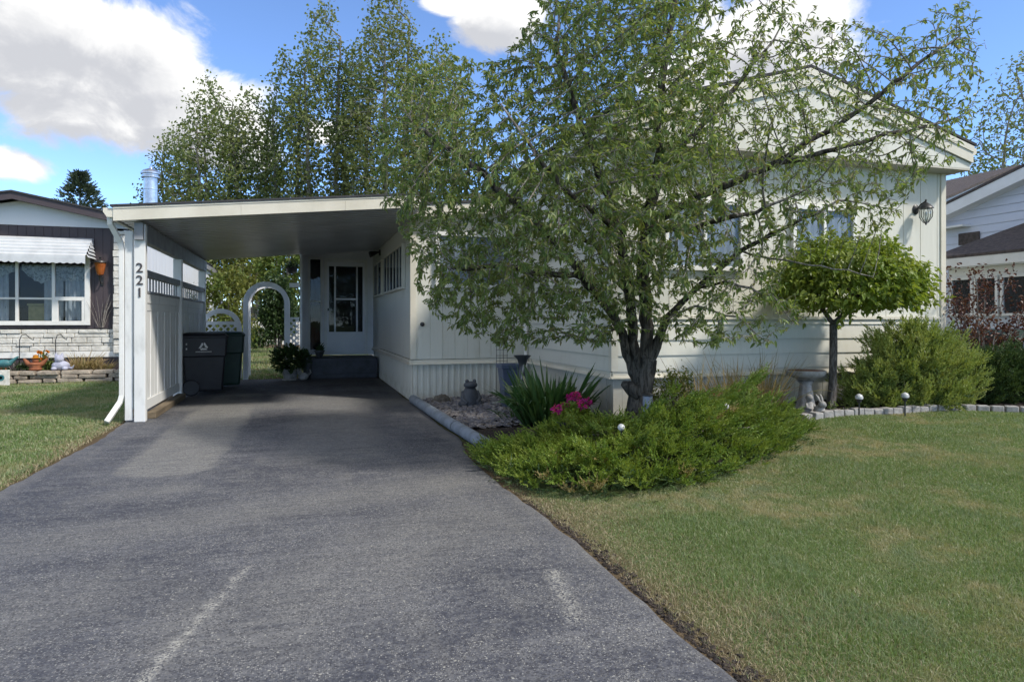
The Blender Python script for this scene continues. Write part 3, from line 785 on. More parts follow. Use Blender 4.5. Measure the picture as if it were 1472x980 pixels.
# house number
def text_mesh(txt, size, depth):
    cu = bpy.data.curves.new('numeral', 'FONT'); cu.body = txt; cu.size = size; cu.extrude = depth; cu.align_x = 'CENTER'; cu.offset = size*.012
    ob = bpy.data.objects.new('numeral', cu); COL.objects.link(ob)
    dg = bpy.context.evaluated_depsgraph_get(); me = bpy.data.meshes.new_from_object(ob.evaluated_get(dg))
    bpy.data.objects.remove(ob); bpy.data.curves.remove(cu); return me
for ch, z in (('2', 1.88), ('2', 1.725), ('1', 1.57)):
    me = text_mesh(ch, .165, .004); me.materials.append(MT['digit'])
    o = bpy.data.objects.new('numeral', me); COL.objects.link(o); o.parent = car
    o.rotation_euler = (R(90), 0, 0); o.location = Vector((PX, 9.459, z)) - wloc(car)
# ================================================================== LEFT NEIGHBOUR
def on_y(px, py, y):
    t = (px - CX)/F; return at(px, py, y/(CA - t*SA))
def on_x(px, py, x):
    t = (px - CX)/F; return at(px, py, x/(t*CA + SA))
NX0, NX1, NY = -7.9, -3.65, 16.8
nb = thing('mobile_home', 'brown and white mobile home with stone veneer and scalloped window awning', 'house', (NX0, NY, 0))
W0, W1 = (NX0, NY), (NX1, NY)
wx0, wx1, wz0, wz1 = -7.3, -4.42, 1.17, 2.72
m = MB()
wall_v(m, (NX0, NY), (wx0, NY), 1.1, 3.3, .16); wall_v(m, (wx1, NY), (NX1-.3, NY), 1.1, 3.3, .16)
wall_v(m, (wx0, NY), (wx1, NY), wz1, 3.3, .16); wall_v(m, (wx0, NY), (wx1, NY), 1.1, wz0, .16)
m.build('front_wall', MT['brown_siding'], nb)
m = MB(); wall_v(m, (NX1, NY+.05), (NX1, 35), .45, 3.27, .4) ; 
m2 = MB(); wall_v(m2, (NX1, NY+.02), (NX1, 35), .45, 3.27, .4)
m2.build('side_wall', MT['white_siding'], nb)
# the side wall faces right: build it with the outside on the right-hand side
m = MB(); m.box(NX0+.02, NX1-.14, NY+1.2, 34.9, .1, 3.27); m.build('wall', MT['white_siding'], nb)
# stone veneer: courses of real blocks
m = MB(); r3 = random.Random(5); z = .6
while z < 1.08:
    h = r3.choice((.06, .09, .12)); h = min(h, 1.095 - z); x = NX0
    if h < .03: break
    while x < NX1-.32:
        w = r3.uniform(.2, .7); x2 = min(x+w, NX1-.31); o = r3.uniform(.02, .05)
        m.box(x+.004, x2-.004, NY-o, NY+.05, z+.004, z+h-.004); x = x2
    z += h
z = .55
while z < 3.22:
    h = r3.uniform(.13, .18); m.box(NX1-.3+r3.uniform(-.01, .01), NX1+.02, NY-.14+r3.uniform(-.02, .02), NY+.2, z+.005, min(z+h, 3.24)-.005); z += h
m.build('stone_veneer', MT['stone_white'], nb, bevel=.012)
m = MB(); m.box(NX0, NX1+.01, NY-.03, NY+.1, .47, .598); m.build('base_trim', MT['white_trim'], nb, bevel=.006)
m = MB(); wall_v(m, W0, (NX1, NY), 0, .468, .12); m.build('skirting', MT['brown_siding'], nb)
# gable front: white siding triangle, brown fascia, dark roof
RXn, EXl, EXr, Yf = -5.74, NX0-.2, NX1+.12, NY-.42
ZRn, ZEn = 3.93, 3.48
m = MB(); m.prism([(NX0, NY-.03, 3.3), (NX1+.05, NY-.03, 3.3), (NX1+.05, NY-.03, ZEn-.12), (RXn, NY-.03, ZRn-.12), (NX0, NY-.03, ZEn-.12)], (0, .1, 0)); m.build('gable', MT['white_siding'], nb)
m = MB()
m.prism([(EXl, Yf, ZEn-.16), (RXn, Yf, ZRn-.14), (RXn, Yf, ZRn), (EXl, Yf, ZEn)], (0, .03, 0)); m.prism([(RXn+.001, Yf, ZRn-.14), (EXr, Yf, ZEn-.16), (EXr, Yf, ZEn), (RXn+.001, Yf, ZRn)], (0, .03, 0))
m.build('fascia', MT['brown_siding'], nb)
m = MB()
m.prism([(EXl-.03, Yf-.03, ZEn+.003), (RXn, Yf-.03, ZRn+.003), (RXn, Yf-.03, ZRn+.04), (EXl-.03, Yf-.03, ZEn+.04)], (0, 19, 0)); m.prism([(RXn, Yf-.03, ZRn+.003), (EXr+.03, Yf-.03, ZEn+.003), (EXr+.03, Yf-.03, ZEn+.04), (RXn, Yf-.03, ZRn+.04)], (0, 19, 0))
rf = m.build('roof', MT['asphalt_shingle'], nb)
m = MB(); m.box(NX1-.02, EXr, NY, 35, 3.28, ZEn-.01); m.build('eave_board', MT['grey_paint'], nb)
# chimney pipe
m = MB(); cx, cy = -4.2, 21.8
m.lathe([(.19, 3.5), (.19, 5.05), (.205, 5.055), (.205, 5.09), (.19, 5.095), (.19, 5.4)], (cx, cy, 0), 20)
ch = m.build('chimney', MT['steel'], rf, smooth=30)
m = MB(); m.lathe([(.26, 5.4), (.26, 5.43), (.22, 5.45), (.22, 5.5), (.27, 5.51), (.27, 5.55), (.2, 5.62), (.05, 5.68), (.05, 5.74), (.01, 5.75)], (cx, cy, 0), 20); m.build('chimney_cap', MT['steel'], rf, smooth=30)
# window: frame, slider sash, glass; a real room box with curtains behind
m = MB(); fw = .07
wbox(m, W0, W1, wx0-NX0, wx1-NX0, -.02, .06, wz0, wz0+.09); wbox(m, W0, W1, wx0-NX0, wx1-NX0, -.02, .06, wz1-fw, wz1)
for q in (wx0, wx1-.1): wbox(m, W0, W1, q-NX0, q-NX0+.1, -.02, .056, wz0+.09, wz1-fw)
for q in (-5.78, -5.11): wbox(m, W0, W1, q-NX0-.03, q-NX0+.03, -.01, .045, wz0+.09, wz1-fw)
wbox(m, W0, W1, wx0-NX0+.1, -5.14-NX0, -.006, .04, 1.72, 1.76); wbox(m, W0, W1, -5.08-NX0, wx1-.1-NX0, -.006, .05, 1.70, 1.78)
for q in (-5.08, wx1-.16): wbox(m, W0, W1, q-NX0, q-NX0+.06, -.006, .047, wz0+.09, 1.70)
win = m.build('window', MT['white_trim'], nb, bevel=.005)
m = MB(); wbox(m, W0, W1, wx0-NX0+.1, wx1-.1-NX0, .0, .005, wz0+.05, wz1-.03); m.build('pane', MT['window_glass'], win)
m = MB()
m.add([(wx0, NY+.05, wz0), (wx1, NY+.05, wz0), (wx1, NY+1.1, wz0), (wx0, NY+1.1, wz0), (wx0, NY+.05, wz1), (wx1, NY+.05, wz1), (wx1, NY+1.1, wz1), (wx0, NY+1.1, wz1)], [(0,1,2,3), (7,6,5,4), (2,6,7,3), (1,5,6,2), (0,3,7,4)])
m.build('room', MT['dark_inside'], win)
def drape(x0, x1, z0, z1, y, name, mat, amp=.03, pitch=.1, sag=None, wave=0.0):
    m = MB(); k = max(6, int((x1-x0)/pitch*4)); vs = []
    for i in range(k+1):
        x = x0 + (x1-x0)*i/k; o = amp*math.sin(2*PI*(x-x0)/pitch); zb = z0 if sag is None else z0 + sag((x-x0)/(x1-x0))
        vs += [(x, y+o, zb + wave*abs(math.sin(PI*(x-x0)/.12))), (x, y+o*.7, z1)]
    m.add(vs, [(2*i, 2*i+2, 2*i+3, 2*i+1) for i in range(k)]); return m.build(name, MT[mat], win, smooth=True)
for x0, x1 in ((-7.2, -6.9), (-6.4, -6.0), (-5.35, -4.98), (-4.95, -4.55)): drape(x0, x1, wz0+.1, 2.45, NY+.18, 'curtain', 'curtain')
drape(-5.3, -4.52, 2.12, 2.48, NY+.13, 'valance', 'lace', .02, .09, wave=.03)
drape(-5.75, -5.3, 2.05, 2.48, NY+.13, 'valance', 'lace', .02, .09, sag=lambda t: .3*(1-t)**2, wave=.03)
drape(-6.6, -5.8, 2.1, 2.48, NY+.13, 'valance', 'lace', .02, .09, sag=lambda t: .25*t**2, wave=.03)
MT['yellow_box'] = simple('straw_box', (.4,.36,.16), (.3,.27,.12), .8, 14)
bx = thing('storage_box', 'straw yellow box on the window sill behind the glass', 'box', (-5.48, NY+.3, wz0))
m = MB(); m.box(-5.66, -5.32, NY+.22, NY+.42, wz0+.003, wz0+.42); m.build('carton', MT['yellow_box'], bx, bevel=.01); m = MB(); m.box(-5.68, -5.3, NY+.205, NY+.435, wz0+.421, wz0+.47); m.build('lid', MT['yellow_box'], bx, bevel=.008)
bx = thing('storage_box', 'black box on the window sill left of the yellow box', 'box', (-6.0, NY+.3, wz0))
m = MB(); m.box(-6.25, -5.84, NY+.22, NY+.42, wz0+.003, wz0+.36); m.build('carton', MT['bin_black'], bx, bevel=.01); m = MB(); m.box(-6.27, -5.82, NY+.205, NY+.435, wz0+.361, wz0+.4); m.build('lid', MT['bin_black'], bx, bevel=.008)
bx = thing('glass_jar', 'round teal jar on the window sill behind the glass', 'jar', (-5.22, NY+.24, wz0))
m = MB(); m.lathe([(.05, .003), (.095, .05), (.1, .13), (.06, .2), (.045, .22), (.06, .25)], (-5.22, NY+.28, wz0), 18); m.build('jar', MT['teal'], bx, smooth=30)
# awning: stepped metal slats with scalloped valance and side cheeks
aw0, aw1, az1, az0, out = wx0-.12, wx1+.06, 3.05, 2.6, .55
m = MB(); sec = []
for k in range(6):
    t0, t1 = k/6, (k+1)/6
    sec += [(-.05-out*t0 - .0, az1-(az1-az0)*t0), (-.05-out*t1, az1-(az1-az0)*t1 + .035), (-.05-out*t1, az1-(az1-az0)*t1)]
vs = []
for o, z in sec: vs += [(aw0, NY+o, z), (aw1, NY+o, z)]
m.add(vs, [(2*i, 2*i+1, 2*i+3, 2*i+2) for i in range(len(sec)-1)])
aw = m.build('awning', MT['awning'], nb)
sd = aw.modifiers.new('thick', 'SOLIDIFY'); sd.thickness = .006
m = MB(); k = 96; vs = []
for i in range(k+1):
    x = aw0 + (aw1-aw0)*i/k; vs += [(x, NY-.06-out, az0+.0), (x, NY-.06-out, az0-.11-.03*abs(math.sin(PI*(x-aw0)/.13)))]
m.add(vs, [(2*i, 2*i+1, 2*i+3, 2*i+2) for i in range(k)]); v = m.build('valance', MT['awning'], aw); v.modifiers.new('thick', 'SOLIDIFY').thickness = .005
for x in (aw0, aw1-.006):
    m = MB()
    for k in range(6):
        t0, t1 = k/6, (k+1)/6; zt0 = az1-(az1-az0)*t0
        m.prism([(x+(.012*k if x > -6 else -.012*k), NY-.02, zt0-.075), (x+(.012*k if x > -6 else -.012*k), NY-.05-out*t1, zt0-.075), (x, NY-.05-out*t0, zt0), (x, NY-.02, zt0)], (.006, 0, 0))
    m.build('awning_cheek', MT['awning'], aw)
# lantern, twigs on the wall
ln = thing('wall_lantern', 'amber glass wall lantern on the dark brown siding', 'lantern', (on_y(147, 385, NY).x, NY, 2.4))
lx, ly = ln.location.x, NY-.16
m = MB(); m.lathe([(.012, 2.66), (.03, 2.64), (.012, 2.61), (.012, 2.59), (.13, 2.56), (.14, 2.53), (.13, 2.525)], (lx, ly, 0), 12); m.build('lamp_cap', MT['black_metal'], ln, smooth=30)
m = MB(); m.lathe([(.045, 2.25), (.065, 2.27), (.1, 2.42), (.115, 2.523)], (lx, ly, 0), 12); m.build('lamp_shade', MT['amber'], ln, smooth=30)
m = MB(); m.lathe([(.01, 2.12), (.03, 2.2), (.05, 2.245)], (lx, ly, 0), 12); m.tube([(lx, ly, 2.14), (lx, NY-.09, 2.06), (lx, NY-.002, 2.12)], .012); m.box(lx-.03, lx+.03, NY-.02, NY-.002, 2.04, 2.22); m.build('bracket', MT['black_metal'], ln, smooth=30)
tw = MB(); q = on_y(140, 470, NY-.06)
for i in range(16):
    a = r3.uniform(-.55, .55); L = r3.uniform(.35, .75)
    tw.tube([(q.x+.08+a*.1, NY-.05-r3.uniform(0, .05), 1.12), (q.x+.08+a*.3, NY-.07, 1.12+L*.5), (q.x+.1+a*L, NY-.08, 1.12+L)], [.005, .004, .002], 4)
tag(tw.build('twig_arrangement', MT['twig']), 'sheaf of bare pale twigs against the brown siding below the lantern', 'decoration')

# ------------------------------------------------------------------ bed in front of the left neighbour
m = MB(); r3 = random.Random(9)
for row in range(3):
    x = -9.4
    while x < -2.95:
        w = r3.uniform(.22, .6); h = .085; z = row*.082 - .015; y = 16.02 + r3.uniform(-.04, .03)
        vs = [(x+.01+r3.uniform(0,.02), y+r3.uniform(0,.02), z+.006), (x+w-.01, y, z+.006), (x+w-.01, 16.3, z+.006), (x+.01, 16.3, z+.006),
              (x+.01+r3.uniform(0,.03), y+.01, z+h+r3.uniform(-.015,.012)), (x+w-.01-r3.uniform(0,.03), y+.01, z+h+r3.uniform(-.015,.01)), (x+w-.01, 16.3, z+h), (x+.01, 16.3, z+h)]
        m.add(vs, [(0,3,2,1),(4,5,6,7),(0,1,5,4),(1,2,6,5),(2,3,7,6),(3,0,4,7)]); x += w
tag(m.build('stone_wall', MT['stone_wall'], bevel=.018), 'low dry stacked fieldstone wall along the left lawn', 'wall')
def figure(name, label, cat, px, py, mat, build):
    q = on_y(px, py, 16.25); t = thing(name, label, cat, (q.x, 16.22, .235)); build(t, q.x, 16.22, .235); return t
def f_tulip(t, x, y, z):
    m = MB()
    m.lathe([(.09, 0), (.12, .03), (.1, .08), (.13, .14), (.1, .17)], (x, y, z), 14)
    for s in (-1, 1): m.tube([(x+s*.06, y, z+.1), (x+s*.14, y-.01, z+.16), (x+s*.21, y, z+.25)], [.05, .045, .02], 8)
    m.build('body', MT['terracotta'], t, smooth=50)
    m = MB(); m.blob((x, y, z+.21), .06, 10, 7); m.build('head', MT['terracotta'], t, smooth=True)
    m = MB(); m.lathe([(.085, .255), (.09, .265), (.05, .275), (.045, .32), (.01, .33)], (x, y, z), 12); m.build('hat', MT['orange_flower'], t, smooth=40)
figure('garden_figure', 'small terracotta figure with raised arms on the stone wall', 'garden figure', 52, 530, 'terracotta', f_tulip)
def f_cat(t, x, y, z):
    m = MB(); m.blob((x, y, z+.1), (.17, .1, .1), 14, 9); m.blob((x-.02, y-.02, z+.24), (.09, .08, .085), 12, 8)
    for s in (-1, 1): m.lathe([(.035, 0), (.02, .05), (.003, .08)], (x-.02+s*.055, y-.02, z+.29), 8); m.blob((x+s*.1, y-.06, z+.04), (.06, .07, .04), 10, 6)
    m.tube([(x+.12, y, z+.06), (x+.22, y-.03, z+.04), (x+.25, y-.05, z+.1)], [.03, .025, .012], 8)
    m.build('body', MT['pale_figure'], t, smooth=60)
figure('garden_figure', 'pale blue cat shaped figure on the stone wall', 'garden figure', 88, 528, 'pale', f_cat)
def f_bird(t, x, y, z):
    m = MB(); m.blob((x, y, z+.16), (.16, .08, .08), 14, 8); m.blob((x-.14, y-.01, z+.24), .05, 10, 7); m.tube([(x+.12, y, z+.18), (x+.26, y, z+.3)], [.05, .015], 8)
    m.lathe([(.013, 0), (.002, .05)], (x-.19, y-.01, z+.235), 6); m.build('body', MT['teal'], t, smooth=60)
    m = MB()
    for s in (-1, 1): m.tube([(x+s*.04, y, z), (x+s*.035, y, z+.12)], .012, 6)
    m.build('leg', MT['terracotta'], t)
figure('garden_figure', 'teal bird figure with upright tail at the left end of the stone wall', 'garden figure', 6, 528, 'teal', f_bird)
for px, dx, lab in ((28, .25, 'thin black shepherd hook near the teal bird figure'), (80, .2, 'thin black shepherd hook behind the pale cat figure')):
    q = on_y(px, 530, 16.55); m = MB()
    m.tube([(q.x, 16.55, .15), (q.x, 16.55, .86), (q.x+dx*.15, 16.55, .96), (q.x+dx*.45, 16.55, .98), (q.x+dx*.75, 16.55, .9), (q.x+dx, 16.55, .86), (q.x+dx*1.05, 16.55, .92)], .009, 6)
    tag(m.build('shepherd_hook', MT['black_metal'], smooth=True), lab, 'garden hook', 'hooks in the left bed')
tl = thing('garden_tile', 'pale painted garden tile standing on the lawn by the stone wall', 'tile', (on_y(2, 550, 15.6).x, 15.6, 0))
m = MB(); q = tl.location; m.box(q.x-.2, q.x+.14, 15.58, 15.62, -.02, .3); m.build('tile', MT['stone_white'], tl, bevel=.008)
m = MB(); m.lathe([(.06, 0), (.06, .004), (.03, .004), (.03, 0)], (0, 0, 0), 16); m.v = [Vector((q.x+.0+v[0], 15.579-v[2], .15+v[1])) for v in m.v]; m.build('painted_ring', MT['teal'], tl)

# ================================================================== RIGHT NEIGHBOUR
rn = thing('house', 'pale blue sided house with brown shingled porch on the right', 'house', (13, 9, 0))
HX, PXn = 13.0, 11.7
m = MB(); wall_h(m, (HX, 10.9), (HX, 3.0), .3, 3.35, .16, .014)
# gable part of the wall, lap by lap
zz = 3.35; ypk = 6.4
while zz < 4.72:
    k = (zz-3.35)/1.38; ya, yb = 10.9 + (ypk-10.9)*k, 3.0 + (ypk-3.0)*k
    if ya - yb > .3: wall_h(m, (HX, ya), (HX, yb), zz, zz+.16, .16, .014)
    zz += .16
m.build('gable_wall', MT['blue_siding'], rn)
m = MB(); m.box(HX+.15, 22, 3.1, 10.8, .2, 3.35); m.build('wall', MT['blue_siding'], rn)
m = MB(); wall_h(m, (22, 10.9), (HX, 10.9), .3, 3.35, .16, .014); m.build('rear_wall', MT['blue_siding'], rn)
m = MB(); sl = (4.86-3.5)/(11.25-6.4)
for ya, yb, za, zb in ((11.3, 6.4, 3.48, 4.86), (6.4, 2.6, 4.86, 3.48)):
    m.prism([(HX-.3, ya, za), (HX-.3, yb, zb), (HX-.3, yb, zb+.05), (HX-.3, ya, za+.05)], (10, 0, 0))
m.build('roof', MT['shingle'], rn)
m = MB()
for ya, yb, za, zb in ((11.3, 6.4, 3.475, 4.855), (6.399, 2.6, 4.855, 3.475)):
    m.prism([(HX-.28, ya, za-.22), (HX-.28, yb, zb-.22), (HX-.28, yb, zb), (HX-.28, ya, za)], (.03, 0, 0))
    m.prism([(HX-.25, ya, za-.22), (HX-.25, yb, zb-.22), (HX-.25, yb, zb-.2), (HX-.25, ya, za-.2)], (.25, 0, 0))
m.box(HX-.28, HX+8, 11.25, 11.31, 3.2, 3.47); m.box(HX-.249, HX-.0, 10.3, 11.25, 3.18, 3.22)
m.build('fascia', MT['white_trim'], rn)
# bump-out porch with a band of windows
m = MB(); P0, P1 = (PXn, 9.72), (PXn, 4.2)
wall_h(m, P0, P1, .2, 1.35, .13, .012); wall_h(m, (HX, 9.72), P0, .2, 2.4, .13, .012)
m.build('porch_wall', MT['blue_siding'], rn)
m = MB(); wbox(m, P0, P1, 0, 5.5, -.1, .0, 2.06, 2.42); m.build('porch_header', MT['white_trim'], rn)
m = MB(); wbox(m, P0, P1, 0, 5.5, -.15, -.1, 1.2, 2.3); m.build('porch_backing', MT['dark_inside'], rn)
for a0, a1, ins in ((.06, .52, 'dark_inside'), (.54, .98, 'dark_inside'), (1.02, 1.62, 'dark_inside'), (1.66, 2.3, 'blind'), (2.34, 3.0, 'blind')):
    window(rn, P0, P1, a0, a1, 1.35, 2.07, fw=.05, inside=ins)
m = MB(); z0, zt = 2.42, 3.12
vs = [(PXn-.25, 9.95, z0), (PXn-.25, 4.0, z0), (HX, 4.0, zt), (HX, 9.0, zt), (HX, 9.95, z0)]
m.add(vs + [(x, y, z+.05) for x, y, z in vs], [(0,3,2,1), (0,4,3), (5,6,7,8), (5,8,9), (0,1,6,5), (0,5,9,4)])
m.build('porch_roof', MT['shingle'], rn)
m = MB(); m.box(PXn-.24, PXn-.21, 4.0, 9.94, z0-.17, z0-.002); m.box(PXn-.209, HX-.01, 9.91, 9.94, z0-.17, z0-.002); m.box(PXn-.209, PXn-.001, 4.0, 9.9, z0-.19, z0-.172); m.build('porch_fascia', MT['white_trim'], rn)
m = MB(); q = on_x(1393, 343, HX); m.box(HX-.05, HX-.017, q.y-.25, q.y+.2, q.z-.12, q.z+.12); m.build('vent', MT['shingle'], rn, bevel=.01)
# a further roof seen behind, with a pale skylight
rb = thing('house', 'low brown roofed house with pale skylight far behind the blue house', 'house', (17, 18, 0))
m = MB(); wall_h(m, (16.5, 24), (16.5, 15), .2, 4.1, .2); wall_h(m, (16.5, 15), (20.4, 15), .2, 4.1, .2); m.build('wall', MT['white_siding'], rb)
m = MB(); m.prism([(16.51, 15.02, .3), (20.4, 15.02, .3), (20.4, 15.02, 5.78), (16.51, 15.02, 4.28)], (0, 8.9, 0)); m.build('gable_wall', MT['white_siding'], rb)
m = MB(); m.prism([(16.1, 24.3, 4.15), (16.1, 14.7, 4.15), (20.5, 14.7, 5.85), (20.5, 24.3, 5.85)], (0, 0, .08)); m.build('roof', MT['shingle'], rb)
m = MB(); m.prism([(17.0, 19.5, 4.58), (17.0, 15.4, 4.58), (18.3, 15.4, 5.08), (18.3, 19.5, 5.08)], (0, 0, .16)); m.build('skylight', MT['blue_siding'], rb, bevel=.05)

# ================================================================== OBJECTS
def lantern_black(x, y, z):
    t = thing('wall_lantern', 'black carriage lantern with clear glass on the cream wall near its right corner', 'lantern', (x, y, z))
    ly = y-.17
    m = MB(); m.lathe([(.055, 0), (.055, .012), (.03, .03), (.012, .032)], sides=14); m.v = [Vector((x-.0+v[0], y-.001-v[2], z+.07+v[1]*1.3)) for v in m.v]
    m.tube([(x, y-.03, z+.07), (x, y-.09, z+.13), (x, ly, z+.16)], .011, 8); m.build('bracket', MT['black_metal'], t, smooth=40)
    m = MB(); m.lathe([(.005, .19), (.016, .175), (.006, .155), (.02, .14), (.05, .12), (.095, .07), (.1, .06), (.075, .055)], (x, ly, z), 12); m.build('lamp_cap', MT['black_metal'], t, smooth=30)
    m = MB(); m.lathe([(.03, -.13), (.075, -.06), (.08, 0), (.068, .053)], (x, ly, z), 12); g = m.build('pane', MT['clear_glass'], t, smooth=30)
    m = MB()
    for k in range(6):
        a = 2*PI*k/6; m.tube([(x+r*math.cos(a), ly+r*math.sin(a), z+zz) for r, zz in ((.032, -.13), (.078, -.06), (.083, 0), (.071, .055))], .005, 5)
    m.lathe([(.004, -.17), (.012, -.16), (.012, -.145), (.034, -.138), (.034, -.128)], (x, ly, z), 12); m.build('cage', MT['black_metal'], t)
    m = MB(); m.lathe([(.012, -.12), (.012, -.05), (.016, -.03), (.014, .0), (.003, .02)], (x, ly, z), 10); m.build('bulb', MT['white_trim'], t, smooth=True)
q = on_y(1331, 306, AY-.17); lantern_black(q.x, AY, q.z)
t = thing('flood_light', 'black twin headed security light under the carport roof by the door', 'lamp', (WX, 15.0, 2.75))
m = MB(); m.box(WX-.03, WX-.002, 14.95, 15.07, 2.7, 2.82); m.tube([(WX-.03, 15, 2.77), (WX-.1, 15, 2.76)], .02, 8); m.build('mount', MT['black_metal'], t)
for k in (-1, 1):
    m = MB(); m.tube([(WX-.08, 15+.02*k, 2.76), (WX-.14, 15+.06*k, 2.74), (WX-.23, 15+.08*k, 2.71)], [.03, .045, .065], 12); m.build('lamp_head', MT['black_metal'], t, smooth=40)

# white arches at the back of the carport
def arch(mb, x0, x1, ztop, y, w, dpt, z0=0, seg=18):
    r = (x1-x0)/2; c = (x0+x1)/2; zc = ztop - r
    prev = None
    pts = [(x0, z0), (x0, zc)] + [(c - r*math.cos(PI*k/seg), zc + r*math.sin(PI*k/seg)) for k in range(1, seg)] + [(x1, zc), (x1, z0)]
    inn = [(x0+w, z0), (x0+w, zc)] + [(c - (r-w)*math.cos(PI*k/seg), zc + (r-w)*math.sin(PI*k/seg)) for k in range(1, seg)] + [(x1-w, zc), (x1-w, z0)]
    for i in range(len(pts)-1):
        a, b2, c2, d2 = pts[i], pts[i+1], inn[i+1], inn[i]
        mb.prism([(a[0], y, a[1]), (b2[0], y, b2[1]), (c2[0], y, c2[1]), (d2[0], y, d2[1])], (0, dpt, 0))
def lattice(mb, x0, x1, z0, z1, y, pitch=.09, w=.035, t=.008):
    """diagonal slats clipped to a rectangle"""
    for s in (1, -1):
        k = -int((z1-z0)/pitch/1) - 2
        while True:
            xs = x0 + k*pitch*1.414; k += 1
            if xs > x1 + (z1-z0): break
            # line x = xs + (z-z0)  (s=1) or mirrored
            a, b2 = max(x0, xs), min(x1, xs + (z1-z0))
            if b2 - a < .01: continue
            za, zb = z0 + (a-xs), z0 + (b2-xs)
            if s < 0: za, zb = z1 - (za-z0), z1 - (zb-z0)
            mb.bar((a, y + (.0 if s > 0 else t+.001), za), (b2, y + (.0 if s > 0 else t+.001), zb), w, t, (0, 1, 0))
ab = thing('garden_arbor', 'tall white arched arbor with lattice side at the back of the carport', 'arbor', (-.7, 15.6, 0))
m = MB(); arch(m, -1.215, -.27, 2.11, 15.5, .105, .09); m.build('front_arch', MT['white_vinyl'], ab, bevel=.004)
m = MB(); arch(m, -1.215, -.27, 2.11, 16.2, .105, .09); m.build('back_arch', MT['white_vinyl'], ab, bevel=.004)
m = MB()
for k in range(5):
    a = PI*(k+.5)/5; m.box(-.742-.42*math.cos(a)-.02, -.742-.42*math.cos(a)+.02, 15.591, 16.199, 1.637+.42*math.sin(a)-.015, 1.637+.42*math.sin(a)+.015)
m.build('slats', MT['white_vinyl'], ab)
m = MB(); m.box(-.269, -.06, 15.5, 15.58, 2.0, 2.09); m.build('cross_rail', MT['white_vinyl'], ab)
m = MB(); lattice(m, -.265, -.07, .35, 1.3, 15.54); m.box(-.268, -.065, 15.52, 15.575, 1.3, 1.34); m.build('lattice_panel', MT['white_vinyl'], ab)
gt = thing('garden_gate', 'low white arch topped lattice gate behind the bins', 'gate', (-1.65, 15.5, 0))
m = MB(); arch(m, -2.06, -1.235, 1.52, 15.45, .1, .05, z0=.04); m.box(-1.959, -1.336, 15.46, 15.49, 1.18, 1.25); m.box(-1.959, -1.336, 15.46, 15.49, .06, .14); m.build('gate_frame', MT['white_vinyl'], gt, bevel=.004)
m = MB(); lattice(m, -1.955, -1.34, .14, 1.18, 15.47, pitch=.1); m.build('lattice_panel', MT['white_vinyl'], gt)
m = MB(); m.box(-1.25, -1.2, 15.42, 15.445, .95, .98); m.build('latch', MT['steel'], gt)

